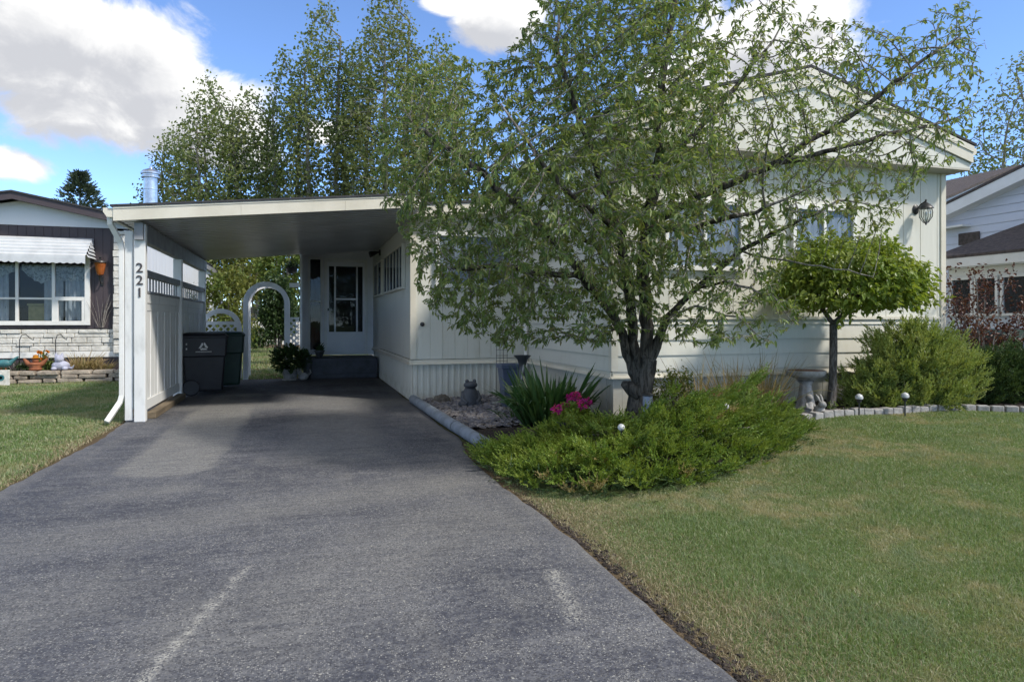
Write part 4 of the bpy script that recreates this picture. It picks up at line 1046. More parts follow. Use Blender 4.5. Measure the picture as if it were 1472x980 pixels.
# wheelie bins
def wheelie(mat, mark):
    t = thing('wheelie_bin', '', 'bin')
    m = MB()   # tapered tub, front towards +x
    def ring(z, hx, hy): return [(-hx, -hy, z), (hx*.92, -hy, z), (hx, -hy*.8, z), (hx, hy*.8, z), (hx*.92, hy, z), (-hx, hy, z)]
    lv = [(.06, .27, .23), (.1, .285, .245), (.66, .325, .285), (.665, .345, .305), (.98, .36, .32)]
    vs = []; [vs.extend(ring(*l)) for l in lv]; k = 6
    m.add(vs, [(i*k+j, i*k+(j+1) % k, (i+1)*k+(j+1) % k, (i+1)*k+j) for i in range(len(lv)-1) for j in range(k)] + [tuple(range(k))[::-1]])
    m.build('tub', MT[mat], t, bevel=.012)
    m = MB(); vs = []
    for z, hx, hy in ((.975, .375, .335), (1.005, .38, .34), (1.05, .33, .3), (1.065, .24, .22)): vs.extend(ring(z, hx, hy))
    m.add(vs, [(i*k+j, i*k+(j+1) % k, (i+1)*k+(j+1) % k, (i+1)*k+j) for i in range(3) for j in range(k)] + [tuple(range(18, 24)), tuple(range(6))[::-1]]); m.build('lid', MT[mat], t, bevel=.012)
    m = MB(); m.tube([(-.36, -.2, 1.0), (-.45, -.19, 1.0), (-.45, .19, 1.0), (-.36, .2, 1.0)], .016, 8); m.build('handle', MT[mat], t, smooth=40)
    for s in (-1, 1):
        m = MB(); m.lathe([(.05, -.03), (.12, -.032), (.14, -.02), (.14, .02), (.12, .032), (.05, .03)], sides=24); m.v = [Vector((v[0]-.21, s*.285 + v[2], .14+v[1])) for v in m.v]
        m.build('wheel', MT['bin_black'], t, smooth=30)
    if mark:   # three bent arrows and a line of print on the side towards the drive
        m = MB(); c = Vector((-.02, -.315, .84)); sc = .105
        def pt(a, r): return Vector((c.x + r*math.sin(a), 0, c.z - .012 + r*math.cos(a)))
        def yo(v): return Vector((v.x, -.307 - .002 - (v.z-.665)*.048, v.z))
        for j in range(3):
            a0, a1 = 2*PI*j/3, 2*PI*(j+1)/3
            A, B2 = pt(a0, sc), pt(a1, sc); Ai, Bi = pt(a0, sc*.45), pt(a1, sc*.45)
            poly = [A.lerp(B2, .16), A.lerp(B2, .66), Ai.lerp(Bi, .7), Ai.lerp(Bi, .05)]
            m.prism([yo(p) for p in poly], (0, -.003, 0))
            hd = [A.lerp(B2, .64) + (A.lerp(B2, .64)-Ai.lerp(Bi, .64))*.35, A.lerp(B2, .93).lerp(Ai.lerp(Bi, .93), .5), Ai.lerp(Bi, .64) - (A.lerp(B2, .64)-Ai.lerp(Bi, .64))*.35]
            m.prism([yo(p) for p in hd], (0, -.004, 0))
        r4 = random.Random(2); x = -.14
        while x < .1:
            w = r4.choice((.008, .011, .006)); m.prism([yo(Vector((x, 0, .737))), yo(Vector((x+w, 0, .737))), yo(Vector((x+w, 0, .752))), yo(Vector((x, 0, .752)))], (0, -.003, 0)); x += w + .004
        m.build('recycling_mark', MT['bin_mark'], t)
        for z in (.78, .86):
            m = MB(); m.prism([yo(Vector((-.29, 0, z))), yo(Vector((-.27, 0, z))), yo(Vector((-.27, 0, z+.03))), yo(Vector((-.29, 0, z+.03)))], (0, -.003, 0))
            m.build('sticker', MT['bin_mark'], t)
    return t
w1 = wheelie('bin_black', True); w1['label'] = 'black wheelie bin with white recycling mark against the carport side'; w1.location = (-1.62, 12.75, 0); w1.rotation_euler.z = R(8)
w2 = wheelie('bin_green', False); w2['label'] = 'dark green wheelie bin standing behind the black one'; w2.location = (-1.42, 13.85, 0); w2.rotation_euler.z = R(4)
for w in (w1, w2): w['group'] = 'wheelie bins under the carport'

# edging rail along the bed
for (a0, a1, lab) in (((1.64, 10.42), (1.69, 7.62), 'longer blue grey edging rail from the house corner along the driveway'), ((1.69, 7.58), (1.74, 6.2), 'shorter blue grey edging rail running under the juniper')):
    m = MB(); m.tube([(*a0, .055), (*a1, .05)], .068, 14); tag(m.build('edging_rail', MT['curb'], smooth=50), lab, 'edging', 'edging rails')
# frog statue
q = at(676, 583, 9.85)
fg = thing('frog_statue', 'dark grey sitting frog statue on the gravel by the skirting', 'statue', (q.x, q.y, .02))
fx, fy = q.x, q.y
m = MB()
m.lathe([(.13, 0), (.145, .05), (.14, .13), (.115, .22), (.085, .28), (.07, .3)], (fx, fy, .0), 18, 1, .85)
m.blob((fx, fy-.02, .335), (.105, .09, .055), 16, 9)
for s in (-1, 1):
    m.blob((fx+s*.055, fy-.03, .39), .028, 10, 7)
    m.tube([(fx+s*.1, fy+.01, .23), (fx+s*.13, fy-.06, .14), (fx+s*.07, fy-.11, .08)], [.035, .03, .026], 8)
    m.blob((fx+s*.11, fy-.03, .06), (.075, .1, .065), 12, 8)
    for k in (-1, 0, 1): m.tube([(fx+s*.12, fy-.09, .03), (fx+s*.13+k*.035, fy-.17, .015)], [.02, .012], 6)
m.build('body', MT['frog'], fg, smooth=60)
m = MB(); m.tube([(fx-.05, fy-.06, .03), (fx-.15, fy-.1, .035), (fx-.2, fy-.1, .09)], [.04, .03, .016], 8); m.build('leg', MT['frog'], fg, smooth=60)
# mottled rock
q = at(636, 572, 10.2); m = MB(); m.blob((q.x, q.y+.05, .05), (.15, .1, .1), 12, 8, .12, 4); tag(m.build('rock', MT['rock'], smooth=50), 'mottled brown rock against the skirting left of the frog statue', 'rock')
q = at(712, 578, 9.9); m = MB(); m.blob((q.x, q.y, .04), (.1, .07, .05), 10, 7, .14, 8); tag(m.build('rock', MT['concrete'], smooth=50), 'flat pale stone on the gravel right of the frog statue', 'rock')
# tall square planter and hourglass vase
q = at(732, 570, 9.55); pl = thing('planter', 'tall tapered blue grey square planter against the skirting', 'planter', (q.x, q.y, .02))
m = MB(); vs = []
for z, h in ((.02, .08), (.6, .135), (.6, .15), (.66, .155), (.66, .125), (.6, .12)): vs += [(q.x-h, q.y-h, z), (q.x+h, q.y-h, z), (q.x+h, q.y+h, z), (q.x-h, q.y+h, z)]
m.add(vs, [(i*4+j, i*4+(j+1) % 4, i*4+4+(j+1) % 4, i*4+4+j) for i in range(5) for j in range(4)] + [(0,3,2,1), (20,21,22,23)]); m.build('pot', MT['planter'], pl, bevel=.012)
q = at(751, 570, 9.2); vz = thing('garden_vase', 'charcoal hourglass vase with flared rim beside the blue planter', 'vase', (q.x, q.y, .02))
m = MB(); m.lathe([(.075, .0), (.11, .08), (.115, .3), (.105, .42), (.055, .58), (.045, .63), (.07, .72), (.115, .77), (.12, .78), (.1, .775), (.04, .7)], (q.x, q.y, .02), 20); m.build('pot', MT['black_glaze'], vz, smooth=40)
m = MB(); m.tube([(q.x-.075, q.y-.12, .34), (q.x-.03, q.y-.09, .55), (q.x-.005, q.y-.08, .68)], .013, 7); m.build('spout_pipe', MT['concrete'], vz, smooth=True)
q = at(742, 552, 8.95); m = MB(); m.lathe([(.05, 0), (.05, .01), (.035, .03), (.03, .28), (.1, .34), (.12, .38), (.11, .38), (.02, .35)], (q.x, q.y, .02), 18); tag(m.build('pedestal_bowl', MT['concrete'], smooth=40), 'small white bowl on a stem in front of the hourglass vase', 'bowl')

# birdbath
q = at(1158, 580, 8.3); bz = float(ground_z(q.x, q.y)); bb = thing('birdbath', 'weathered concrete birdbath with fluted pedestal by the round tree', 'birdbath', (q.x, q.y, bz))
m = MB(); m.lathe([(.05, .34), (.08, .37), (.14, .4), (.205, .425), (.232, .455), (.236, .485), (.222, .497), (.205, .49)], (q.x, q.y, bz), 28); m.build('basin', MT['concrete'], bb, smooth=40)
m = MB(); m.lathe([(.004, .45), (.12, .455), (.19, .478), (.207, .492)], (q.x, q.y, bz+.0015), 28); m.build('basin_inside', MT['rust'], bb, smooth=True)
m = MB(); s_ = 32; vs = []; pr = [(.15, 0), (.15, .03), (.12, .05), (.105, .1), (.075, .28), (.07, .33), (.1, .365)]
for r, z in pr:
    for k in range(s_): a = 2*PI*k/s_; rr = r*(1 - (.09 if k % 4 == 0 else 0)); vs.append((q.x+rr*math.cos(a), q.y+rr*math.sin(a), bz+z))
m.add(vs, [(i*s_+k, i*s_+(k+1) % s_, (i+1)*s_+(k+1) % s_, (i+1)*s_+k) for i in range(len(pr)-1) for k in range(s_)]); m.build('pedestal', MT['concrete'], bb, smooth=50)
# two small statues at its foot
def rabbit(x, y, z, t, mat):
    m = MB(); m.blob((x, y, z+.07), (.055, .075, .075), 12, 8); m.blob((x, y-.045, z+.15), (.042, .05, .042), 12, 8)
    for s in (-1, 1): m.tube([(x+s*.018, y-.03, z+.18), (x+s*.025, y-.0, z+.23), (x+s*.03, y+.02, z+.26)], [.012, .015, .005], 7); m.blob((x+s*.035, y-.06, z+.02), (.018, .04, .02), 8, 6)
    m.build('body', MT[mat], t, smooth=60)
q = at(1178, 592, 7.75); z = float(ground_z(q.x, q.y)); t = thing('rabbit_statue', 'small pale stone rabbit at the end of the paver edging', 'statue', (q.x, q.y, z)); rabbit(q.x, q.y, z, t, 'concrete')
q = at(1163, 590, 7.9); z = float(ground_z(q.x, q.y)); t = thing('child_statue', 'small pale stone child figure in front of the birdbath pedestal', 'statue', (q.x, q.y, z))
m = MB(); m.lathe([(.07, 0), (.075, .03), (.05, .09), (.045, .14), (.02, .17)], (q.x, q.y, z), 14); m.blob((q.x, q.y-.005, z+.205), (.042, .045, .045), 12, 8)
for s in (-1, 1): m.tube([(q.x+s*.04, q.y, z+.14), (q.x+s*.06, q.y-.04, z+.09), (q.x+s*.02, q.y-.07, z+.08)], [.018, .016, .014], 7)
m.build('body', MT['concrete'], t, smooth=60)

# garden lights
def globe_light(px, py, d, r, lab, cap=False):
    q = at(px, py, d); z0 = float(ground_z(q.x, q.y))
    t = thing('garden_light', lab, 'light', (q.x, q.y, z0), 'small garden lights')
    m = MB(); m.blob((q.x, q.y, q.z), r, 16, 12); m.build('globe', MT['white_globe'], t, smooth=True)
    m = MB(); m.tube([(q.x, q.y, z0-.03), (q.x, q.y, q.z-r*.85)], .008, 7); m.lathe([(r*.5, -.0), (r*.55, .02)], (q.x, q.y, q.z-r*1.05), 10); m.build('stake', MT['black_metal'], t)
globe_light(893, 614, 5.7, .031, 'white globe garden light in the juniper nearest the driveway')
globe_light(1043, 584, 6.2, .031, 'white globe garden light in the middle of the juniper')
def stake_light(px, py, d, lab):
    q = at(px, py, d); z0 = float(ground_z(q.x, q.y))
    t = thing('garden_light', lab, 'light', (q.x, q.y, z0), 'small garden lights')
    m = MB(); m.lathe([(.04, 0), (.045, .02), (.035, .045), (.008, .06)], (q.x, q.y, q.z-.01), 14); m.build('dome', MT['white_globe'], t, smooth=40)
    m = MB(); m.lathe([(.022, -.04), (.03, -.002)], (q.x, q.y, q.z-.01), 10); m.tube([(q.x, q.y, z0-.03), (q.x, q.y, q.z-.05)], .008, 7); m.build('stake', MT['black_metal'], t)
stake_light(1235, 572, 7.75, 'white domed stake light left of the golden evergreen')
stake_light(1301, 570, 7.75, 'white domed stake light in front of the golden evergreen')
q = at(931, 590, 6.4); t = thing('solar_post', 'short blue grey cylinder lamp among the juniper below the trunk', 'light', (q.x, q.y, .05))
m = MB(); m.tube([(q.x, q.y, .03), (q.x, q.y, .56)], .048, 16); m.build('tube', MT['solar'], t, smooth=40)
m = MB(); m.lathe([(.055, .56), (.055, .575), (.02, .59)], (q.x, q.y, 0), 16); m.build('cap', MT['black_metal'], t, smooth=40)

# paver edging
pts = [Vector((5.3, 6.22)), Vector((5.65, 6.28)), Vector((6.2, 6.26)), Vector((6.75, 6.24)), Vector((7.3, 6.26)), Vector((7.82, 6.15)), Vector((8.2, 5.9)), Vector((8.8, 5.4)), Vector((9.6, 4.8))]
proto = None; k = 0; r3 = random.Random(21)
for i in range(len(pts)-1):
    d = pts[i+1]-pts[i]; nseg = max(1, round(d.length/.155))
    for j in range(nseg):
        c = pts[i] + d*(j+.5)/nseg; z = float(ground_z(c.x, c.y))
        if proto is None:
            m = MB(); m.box(-.065, .065, -.05, .05, -.05, .085); proto = o = m.build('edging_stone', MT['paver'], bevel=.012)
        else: o = proto.copy(); COL.objects.link(o)
        o.location = (c.x, c.y, z + r3.uniform(-.012, .01)); o.rotation_euler = (r3.uniform(-.08, .08), r3.uniform(-.05, .05), math.atan2(d.y, d.x) + r3.uniform(-.06, .06))
        tag(o, 'one of the grey edging pavers between lawn and right bed', 'edging stone', 'grey pavers edging the right bed'); k += 1

# gravel of slate chips
def chips(name, n, fn, s0, s1, mat, lab):
    V0 = np.array([(-1,-.8,-.4),(1,-.7,-.4),(.8,.9,-.4),(-.9,.7,-.4),(-.7,-.6,.5),(.7,-.5,.4),(.6,.6,.5),(-.6,.5,.35)])
    F0 = np.array([(0,3,2,1),(4,5,6,7),(0,1,5,4),(1,2,6,5),(2,3,7,6),(3,0,4,7)])
    P = fn(n); n = len(P); s = rng.uniform(s0, s1, n); a = rng.uniform(0, 2*PI, n); tl = rng.normal(size=(n, 2))*.25
    v = V0[None]*np.stack([s, s*rng.uniform(.5, .9, n), s*rng.uniform(.3, .6, n)], 1)[:, None] * rng.uniform(.75, 1.2, (n, 8, 1))
    x = v[..., 0]*np.cos(a)[:, None] - v[..., 1]*np.sin(a)[:, None]; y = v[..., 0]*np.sin(a)[:, None] + v[..., 1]*np.cos(a)[:, None]
    z = v[..., 2] + x*tl[:, :1] + y*tl[:, 1:]
    V = np.stack([x, y, z], -1) + P[:, None]
    o = mesh_np(name, V.reshape(-1, 3), [(np.arange(n)[:, None, None]*8 + F0[None]).reshape(-1, 4)], mat)
    tag(o, lab, 'gravel', kind='stuff')
def chip_mat():
    m, N = new_mat('slate_chips'); g = N.n('ShaderNodeNewGeometry'); rp = N.n('ShaderNodeValToRGB'); N.l(g.outputs['Random Per Island'], rp.inputs[0])
    e = rp.color_ramp.elements; e[0].color = (.09,.09,.1,1); e[1].color = (.3,.28,.27,1); q = e.new(.45); q.color = (.17,.165,.185,1); q = e.new(.7); q.color = (.23,.2,.18,1)
    finish(N, rp.outputs[0], .8, N.noise(g.outputs['Position'], 60, 3), .004); return m
MT['chip'] = chip_mat()
def fp(n):
    x = rng.uniform(1.76, 3.5, n); y = rng.uniform(7.6, 10.55, n); k = (x < 2.75) | (y > 8.6); x, y = x[k], y[k]
    return np.stack([x, y, ground_z(x, y) + .045 + rng.uniform(0, .015, len(x))], 1)
chips('gravel', 3000, fp, .018, .05, MT['chip'], 'grey slate chips covering the bed between driveway and skirting')
def fp(n):
    x = rng.uniform(5.5, 6.6, n); y = rng.uniform(6.32, 6.55, n); return np.stack([x, y, ground_z(x, y) + .04], 1)
chips('gravel', 260, fp, .012, .03, MT['chip'], 'small pale pebbles inside the paver edging by the rabbit statue')

# green container by the right neighbour
q = at(1448, 500, 10.4); t = thing('garden_bin', 'dark green lidded garden bin in front of the blue house', 'bin', (q.x, q.y, 0))
m = MB(); m.box(q.x-.5, q.x+.7, q.y-.3, q.y+.5, .05, .98); m.build('tub', MT['bin_green'], t, bevel=.05)
m = MB(); m.prism([(q.x-.55, q.y-.36, .985), (q.x+.75, q.y-.36, .985), (q.x+.7, q.y-.3, 1.08), (q.x+.4, q.y-.3, 1.14), (q.x-.2, q.y-.3, 1.14), (q.x-.5, q.y-.3, 1.08)], (0, .9, 0)); m.build('lid', MT['bin_green'], t, bevel=.02)
m = MB(); m.box(q.x-.12, q.x+.03, q.y-.33, q.y-.301, .78, .95); m.build('latch', MT['solar'], t)
# ================================================================== VEGETATION
def in_poly(poly, px, py):
    c = np.zeros(np.shape(px), bool); j = len(poly) - 1
    for i in range(len(poly)):
        xi, yi = poly[i]; xj, yj = poly[j]
        c ^= ((yi > py) != (yj > py)) & (px < (xj-xi)*(py-yi)/(yj-yi+1e-12)+xi); j = i
    return c
def at_np(px, py, d):
    t = (px - CX)/F
    return np.stack([(t*CA + SA)*d, (CA - t*SA)*d, CH - (py - HZ)*d/F], -1)

# ------------------------------------------------------------------ the leaning front tree
A_ = lambda *q: tuple(at(*q))
limbs = [
 (None, [A_(918, 640, 7.0), A_(918, 600, 7.0), A_(922, 550, 7.0), A_(926, 522, 7.0)]),
 (0, [A_(920, 560, 7.0), A_(906, 520, 7.0), A_(895, 478, 6.9), A_(874, 442, 6.7), A_(840, 400, 6.5), A_(790, 340, 6.3), A_(740, 290, 6.2), A_(680, 240, 6.2), A_(612, 190, 6.3)]),
 (0, [A_(922, 545, 7.0), A_(909, 490, 6.95), A_(907, 450, 6.8), A_(903, 400, 6.6), A_(890, 330, 6.4), A_(860, 250, 6.2), A_(830, 160, 6.1), A_(800, 70, 6.1)]),
 (0, [A_(926, 522, 7.0), A_(931, 470, 7.0), A_(926, 415, 6.9), A_(930, 330, 6.8), A_(945, 250, 6.7), A_(950, 150, 6.6), A_(962, 50, 6.6), A_(975, -50, 6.6)]),
 (0, [A_(926, 522, 7.0), A_(945, 485, 7.0), A_(958, 455, 6.9), A_(1000, 415, 6.8), A_(1065, 360, 6.6), A_(1140, 322, 6.4), A_(1205, 288, 6.3)]),
 (0, [A_(930, 330, 6.8), A_(970, 300, 6.6), A_(1040, 268, 6.4), A_(1115, 235, 6.2), A_(1230, 162, 6.0), A_(1310, 100, 6.0), A_(1370, 60, 6.1)]),
 (0, [A_(840, 400, 6.5), A_(780, 392, 6.3), A_(720, 380, 6.1), A_(655, 385, 6.2)]),
 (0, [A_(905, 420, 6.7), A_(870, 370, 7.3), A_(800, 300, 7.9), A_(730, 230, 8.3)]),
 (0, [A_(945, 250, 6.7), A_(1000, 190, 6.9), A_(1070, 110, 6.9), A_(1130, 30, 6.9)]),
 (0, [A_(1065, 360, 6.6), A_(1110, 372, 6.4), A_(1180, 382, 6.2), A_(1255, 398, 6.1)]),
 (0, [A_(1115, 235, 6.2), A_(1200, 215, 6.1), A_(1290, 190, 6.1), A_(1360, 175, 6.2)]),
 (0, [A_(890, 330, 6.4), A_(830, 290, 5.8), A_(770, 220, 5.5), A_(720, 150, 5.5)]),
 (0, [A_(930, 330, 6.8), A_(985, 330, 6.2), A_(1060, 310, 5.8), A_(1120, 290, 5.7)]),
 (0, [A_(958, 455, 6.9), A_(1000, 440, 6.6), A_(1060, 455, 6.4), A_(1100, 490, 6.3)]),
 (0, [A_(1000, 415, 6.8), A_(1050, 405, 6.4), A_(1110, 425, 6.2), A_(1140, 465, 6.2)]),
 (0, [A_(895, 478, 6.9), A_(870, 470, 6.6), A_(850, 490, 6.5)]),
]
OUT = [(602,425),(582,350),(552,290),(530,215),(548,135),(595,85),(655,72),(715,85),(755,30),(790,-40),(860,-110),(960,-140),(1060,-90),(1130,-40),(1180,20),(1240,30),(1300,40),(1350,5),(1400,0),(1420,60),(1412,130),(1398,190),(1370,235),(1325,265),(1290,320),(1260,345),(1190,345),(1130,390),(1160,450),(1125,500),(1075,530),(1010,540),(975,520),(945,480),(915,450),(885,500),(865,540),(850,515),(800,490),(750,505),(700,490),(660,475),(622,455)]
OUTn = np.array(OUT)
def edge_dist(px, py):
    best = np.full(np.shape(px), 1e9)
    for i in range(len(OUT)):
        a, b2 = OUTn[i], OUTn[(i+1) % len(OUT)]; ba = b2 - a
        h = np.clip(((px-a[0])*ba[0] + (py-a[1])*ba[1])/(ba@ba), 0, 1)
        best = np.minimum(best, np.hypot(px-a[0]-ba[0]*h, py-a[1]-ba[1]*h))
    return best
N0 = 46000
px, py = rng.uniform(540, 1425, N0), rng.uniform(-140, 500, N0)
k = in_poly(OUT, px, py); px, py = px[k], py[k]
dens = np.where(px > 1040, np.where(py < 230, .42, .55), 1.0); dens = np.where((px > 1180) & (py < 120), .45, dens)
dens = np.where((py > 330) & (px > 960), .5, dens); dens = np.where((py > 440) & (px > 960), .3, dens); dens = np.where((px < 760) & (py < 190), .6, dens)
dens = np.where((px > 1000) & (px < 1190) & (py < 60), .3, dens)
k = rng.uniform(0, 1, len(px)) < dens; px, py = px[k], py[k]
th = np.minimum(1, edge_dist(px, py)/170)**.6
dc = 6.35 + .25*np.clip((900-px)/300, -1, 1)
d = dc + rng.uniform(-1, 1, len(px))*1.55*th
PT = at_np(px, py, d)
k = ~((PT[:, 1] > 7.0) & (PT[:, 0] > 3.3) & (PT[:, 2] < 4.9)) & ~((PT[:, 1] > 10.2)) & (d > 4.3)
PT = PT[k][:15000]
nd, pr = limb_nodes(limbs, .11)
nlimb = len(nd)
tp, tpar = colonize(PT, nd, pr, .062, .75, .08, 95, (0, 0, .02), .25, 30000)
trad = pipe_radii(tpar, .0022, 2.3)
tree = thing('leaning_tree', 'large multi stemmed tree with narrow leaves leaning in front of the gabled house', 'tree', tuple(at(918, 620, 7.0)))
# limbs: widen the traced stems so that they carry the crown
ax = np.array([at(918, 640, 7.0)])
def widen(i):
    return trad[i]
trad[:nlimb] = np.maximum(trad[:nlimb]*1.0, .006)
sc = .1/trad[0]; g = np.clip(trad/trad[0], 0, 1)
trad = trad*(1 + (sc-1)*g**1.0*(trad > .004))
V, Fq = branch_mesh(tp, tpar, trad, 8, rmin=.013); mesh_np('limbs', V, [Fq], MT['bark'], tree, smooth=True)
V, Fq = branch_mesh(tp, tpar, trad, 6, rmax=.013)
thin = trad < .011
mesh_np('branches', V, [Fq], MT['twig'], tree, smooth=True)
# trunk: heavy furrowed stems with a burl
m = MB(); r5 = random.Random(3)
def stem(pts, r0, r1, sides=20, amp=.09):
    pts = [Vector(p) for p in pts]; P = []
    for i in range(len(pts)-1):
        for k in range(7): P.append(pts[i].lerp(pts[i+1], k/7))
    P.append(pts[-1]); n = len(P)
    b0 = len(m.v); m.tube(P, [r0 + (r1-r0)*(i/(n-1))**.6 for i in range(n)], sides)
    ph = [r5.uniform(-amp, amp)*1.2 for _ in range(sides)]
    for i in range(n):
        for k in range(sides):
            j = b0 + i*sides + k; c = P[i]; v = Vector(m.v[j]); rr = 1 + ph[(k + int(i*.25)) % sides] + r5.uniform(-amp, amp)*.5
            m.v[j] = tuple(c + (v-c)*rr)
L = lambda *a: [at(*q) for q in a]
stem(L((912, 655, 7.0), (914, 610, 7.0), (919, 575, 7.0), (924, 545, 7.0), (930, 515, 7.0)), .14, .105)
stem(L((926, 535, 7.0), (940, 505, 7.0), (950, 478, 6.97), (960, 455, 6.9), (1000, 415, 6.8), (1065, 360, 6.6), (1140, 322, 6.4)), .078, .016)
stem(L((925, 540, 7.0), (929, 490, 7.0), (928, 450, 6.95), (926, 415, 6.9), (930, 330, 6.8), (945, 250, 6.7)), .068, .014)
stem(L((920, 560, 7.0), (906, 520, 7.0), (895, 478, 6.9), (874, 442, 6.7), (840, 400, 6.5), (790, 340, 6.3)), .055, .012)
stem(L((918, 545, 7.0), (909, 490, 6.95), (907, 450, 6.8), (903, 400, 6.6), (890, 330, 6.4)), .042, .012)
m.tube(L((918, 566, 6.98), (905, 556, 6.95), (895, 551, 6.93)), [.1, .07, .03], 12)
m.build('trunk', MT['bark'], tree, smooth=True)
# leaves in loose whorls along the thin twigs
has = np.zeros(len(tp), bool); has[tpar[tpar >= 0]] = True
lf = np.where((trad < .0075) & (np.arange(len(tp)) >= nlimb))[0]
tipn = ~has[lf]
X1, Y1 = tp[lf, 0], tp[lf, 1]
# sparse side (right), dense side (left)
ddir = nrm(tp[lf] - tp[np.maximum(tpar[lf], 0)])
camx = ((tp[lf, 0]*CA - tp[lf, 1]*SA)/(tp[lf, 0]*SA + tp[lf, 1]*CA))*F + CX
cnt = np.where(tipn, 10.5, 4.3)*np.where(camx > 1040, .55, 1.0)*np.where(camx < 960, 1.15, 1.0)*rng.uniform(.45, 1.5, len(lf))
cnt = rng.poisson(cnt)
ii = np.repeat(np.arange(len(lf)), cnt); n = len(ii)
base = tp[lf][ii] + ddir[ii]*rng.uniform(-.085, .02, (n, 1)) + rng.normal(size=(n, 3))*.006
rd = rdir(n); rd = nrm(rd - ddir[ii]*(rd*ddir[ii]).sum(1)[:, None])
D = nrm(ddir[ii]*rng.uniform(.3, 1.1, (n, 1)) + rd*rng.uniform(.5, 1.1, (n, 1)) + np.array([0, 0, -.32]))
Nn = nrm(np.array([0, 0, 1.0]) + rng.normal(size=(n, 3))*.6)
Ln = rng.uniform(.024, .068, n)
V, Fq = leaf_mesh(base, D, Nn, Ln, Ln*rng.uniform(.3, .46, n), .2, .22)
mesh_np('crown', V, [Fq], MT['willow_leaf'], tree)
print('front tree: attractors', len(PT), 'nodes', len(tp), 'leaves', n)

# ------------------------------------------------------------------ generic trees
def grow_tree(name, label, base, stems, env, nattr, step, dk, leaf, mat, bark, tip=.006, nleaf=3, group=None, trop=(0, 0, .15), trunk_r=.12, di=4.0, spread=.12, cat='tree', tip_n=6, lmul=1.0):
    """base point, guide stems, env(n)->points, leaf=(lo,hi,width ratio)"""
    t = thing(name, label, cat, base, group)
    nd, pr = limb_nodes([(None, stems[0])] + [(0, s) for s in stems[1:]], step)
    P, par = colonize(env(nattr), nd, pr, step, di, dk, 60, trop, .15, 9000)
    rad = pipe_radii(par, tip, 2.4); g = np.clip(rad/rad[0], 0, 1); rad = rad*(1 + (trunk_r/rad[0]-1)*g**.5)
    V, Fq = branch_mesh(P, par, rad, 5); mesh_np('trunk', V, [Fq], MT[bark], t, smooth=True)
    has = np.zeros(len(P), bool); has[par[par >= 0]] = True
    lf = np.where(rad < np.quantile(rad, .82))[0]; lf = lf[lf >= 3]
    dd = nrm(P[lf] - P[np.maximum(par[lf], 0)])
    c = rng.poisson(np.where(has[lf], nleaf, tip_n)); ii = np.repeat(np.arange(len(lf)), c); n = len(ii)
    b = P[lf][ii] + dd[ii]*rng.uniform(-step, step*.4, (n, 1)) + rng.normal(size=(n, 3))*spread
    D = nrm(rdir(n) + dd[ii]*.4 + np.array([0, 0, -.35])); Nn = nrm(rdir(n)*.8 + np.array([0, 0, .6]))
    Ln = rng.uniform(leaf[0], leaf[1], n)*lmul
    V, Fq = leaf_mesh(b, D, Nn, Ln, Ln*leaf[2], .15, .1); mesh_np('crown', V, [Fq], MT[mat], t)
    return t
def ell_env(c, r, low=-1.0, hollow=.15):
    def f(n):
        u = rdir(n*2); q = u*(rng.uniform(hollow, 1, (n*2, 1))**.5)
        q = q[q[:, 2] > low][:n]
        # taper to a point: poplar-like upper crown
        w = np.where(q[:, 2] > 0, 1 - .45*q[:, 2], 1.0)[:, None]
        return np.array(c) + q*np.array(r)*np.concatenate([w, w, np.ones_like(w)], 1)
    return f
def poplar(px, d, ytop, halfpx, label, nst=3, lowpx=400, dens=1.0):
    b = at(px, HZ, d); b.z = 0; top = at(px, ytop, d).z; r = halfpx*d/F; lo = at(px, lowpx, d).z
    c = (b.x, b.y, (top+lo)/2)
    stems = [[tuple(b), (b.x, b.y, lo*.6)]]
    r6 = random.Random(int(px))
    for k in range(nst):
        a = 2*PI*k/nst + r6.uniform(-.4, .4); o = r*.42 if nst > 1 else 0
        stems.append([(b.x, b.y, lo*.6*(.5+.5*k/nst)), (b.x+o*.55*math.cos(a), b.y+o*.55*math.sin(a), lo), (b.x+o*math.cos(a), b.y+o*math.sin(a), lo+(top-lo)*(.72 if k else .86))])
    return grow_tree('poplar_tree', label, tuple(b), stems, ell_env(c, (r, r*.9, (top-lo)/2)), int(2000*dens), .34, .34, (.12, .22, .75), 'poplar_leaf', 'poplar_bark', tip=.012, nleaf=3.6, group='tall poplars behind the carport', trunk_r=.2, di=5, spread=.2, trop=(0, 0, .35), tip_n=15)
poplar(252, 40, 176, 50, 'shortest thin poplar at the left edge of the poplar row, above the chimney', 2, 410, .55)
poplar(306, 38, 102, 64, 'broad mid height poplar standing against the large white cloud', 3, 410, .85)
poplar(362, 37.5, 122, 56, 'mid height poplar between the cloud poplar and the tall ones', 2, 410, .75)
poplar(412, 37, 62, 46, 'narrow poplar leaning against the left side of the tall pointed one', 2, 410, .75)
poplar(464, 36, -6, 60, 'tall pointed poplar with a narrow top, left of the tallest one', 2, 410)
poplar(560, 35, -40, 72, 'tallest poplar, its top cut by the upper edge of the picture', 3, 410, 1.15)
poplar(512, 37, 50, 46, 'poplar filling the gap between the two tallest ones', 2, 410, .8)
poplar(632, 35, 50, 58, 'poplar half hidden behind the left side of the leaning tree', 2, 410, .9)

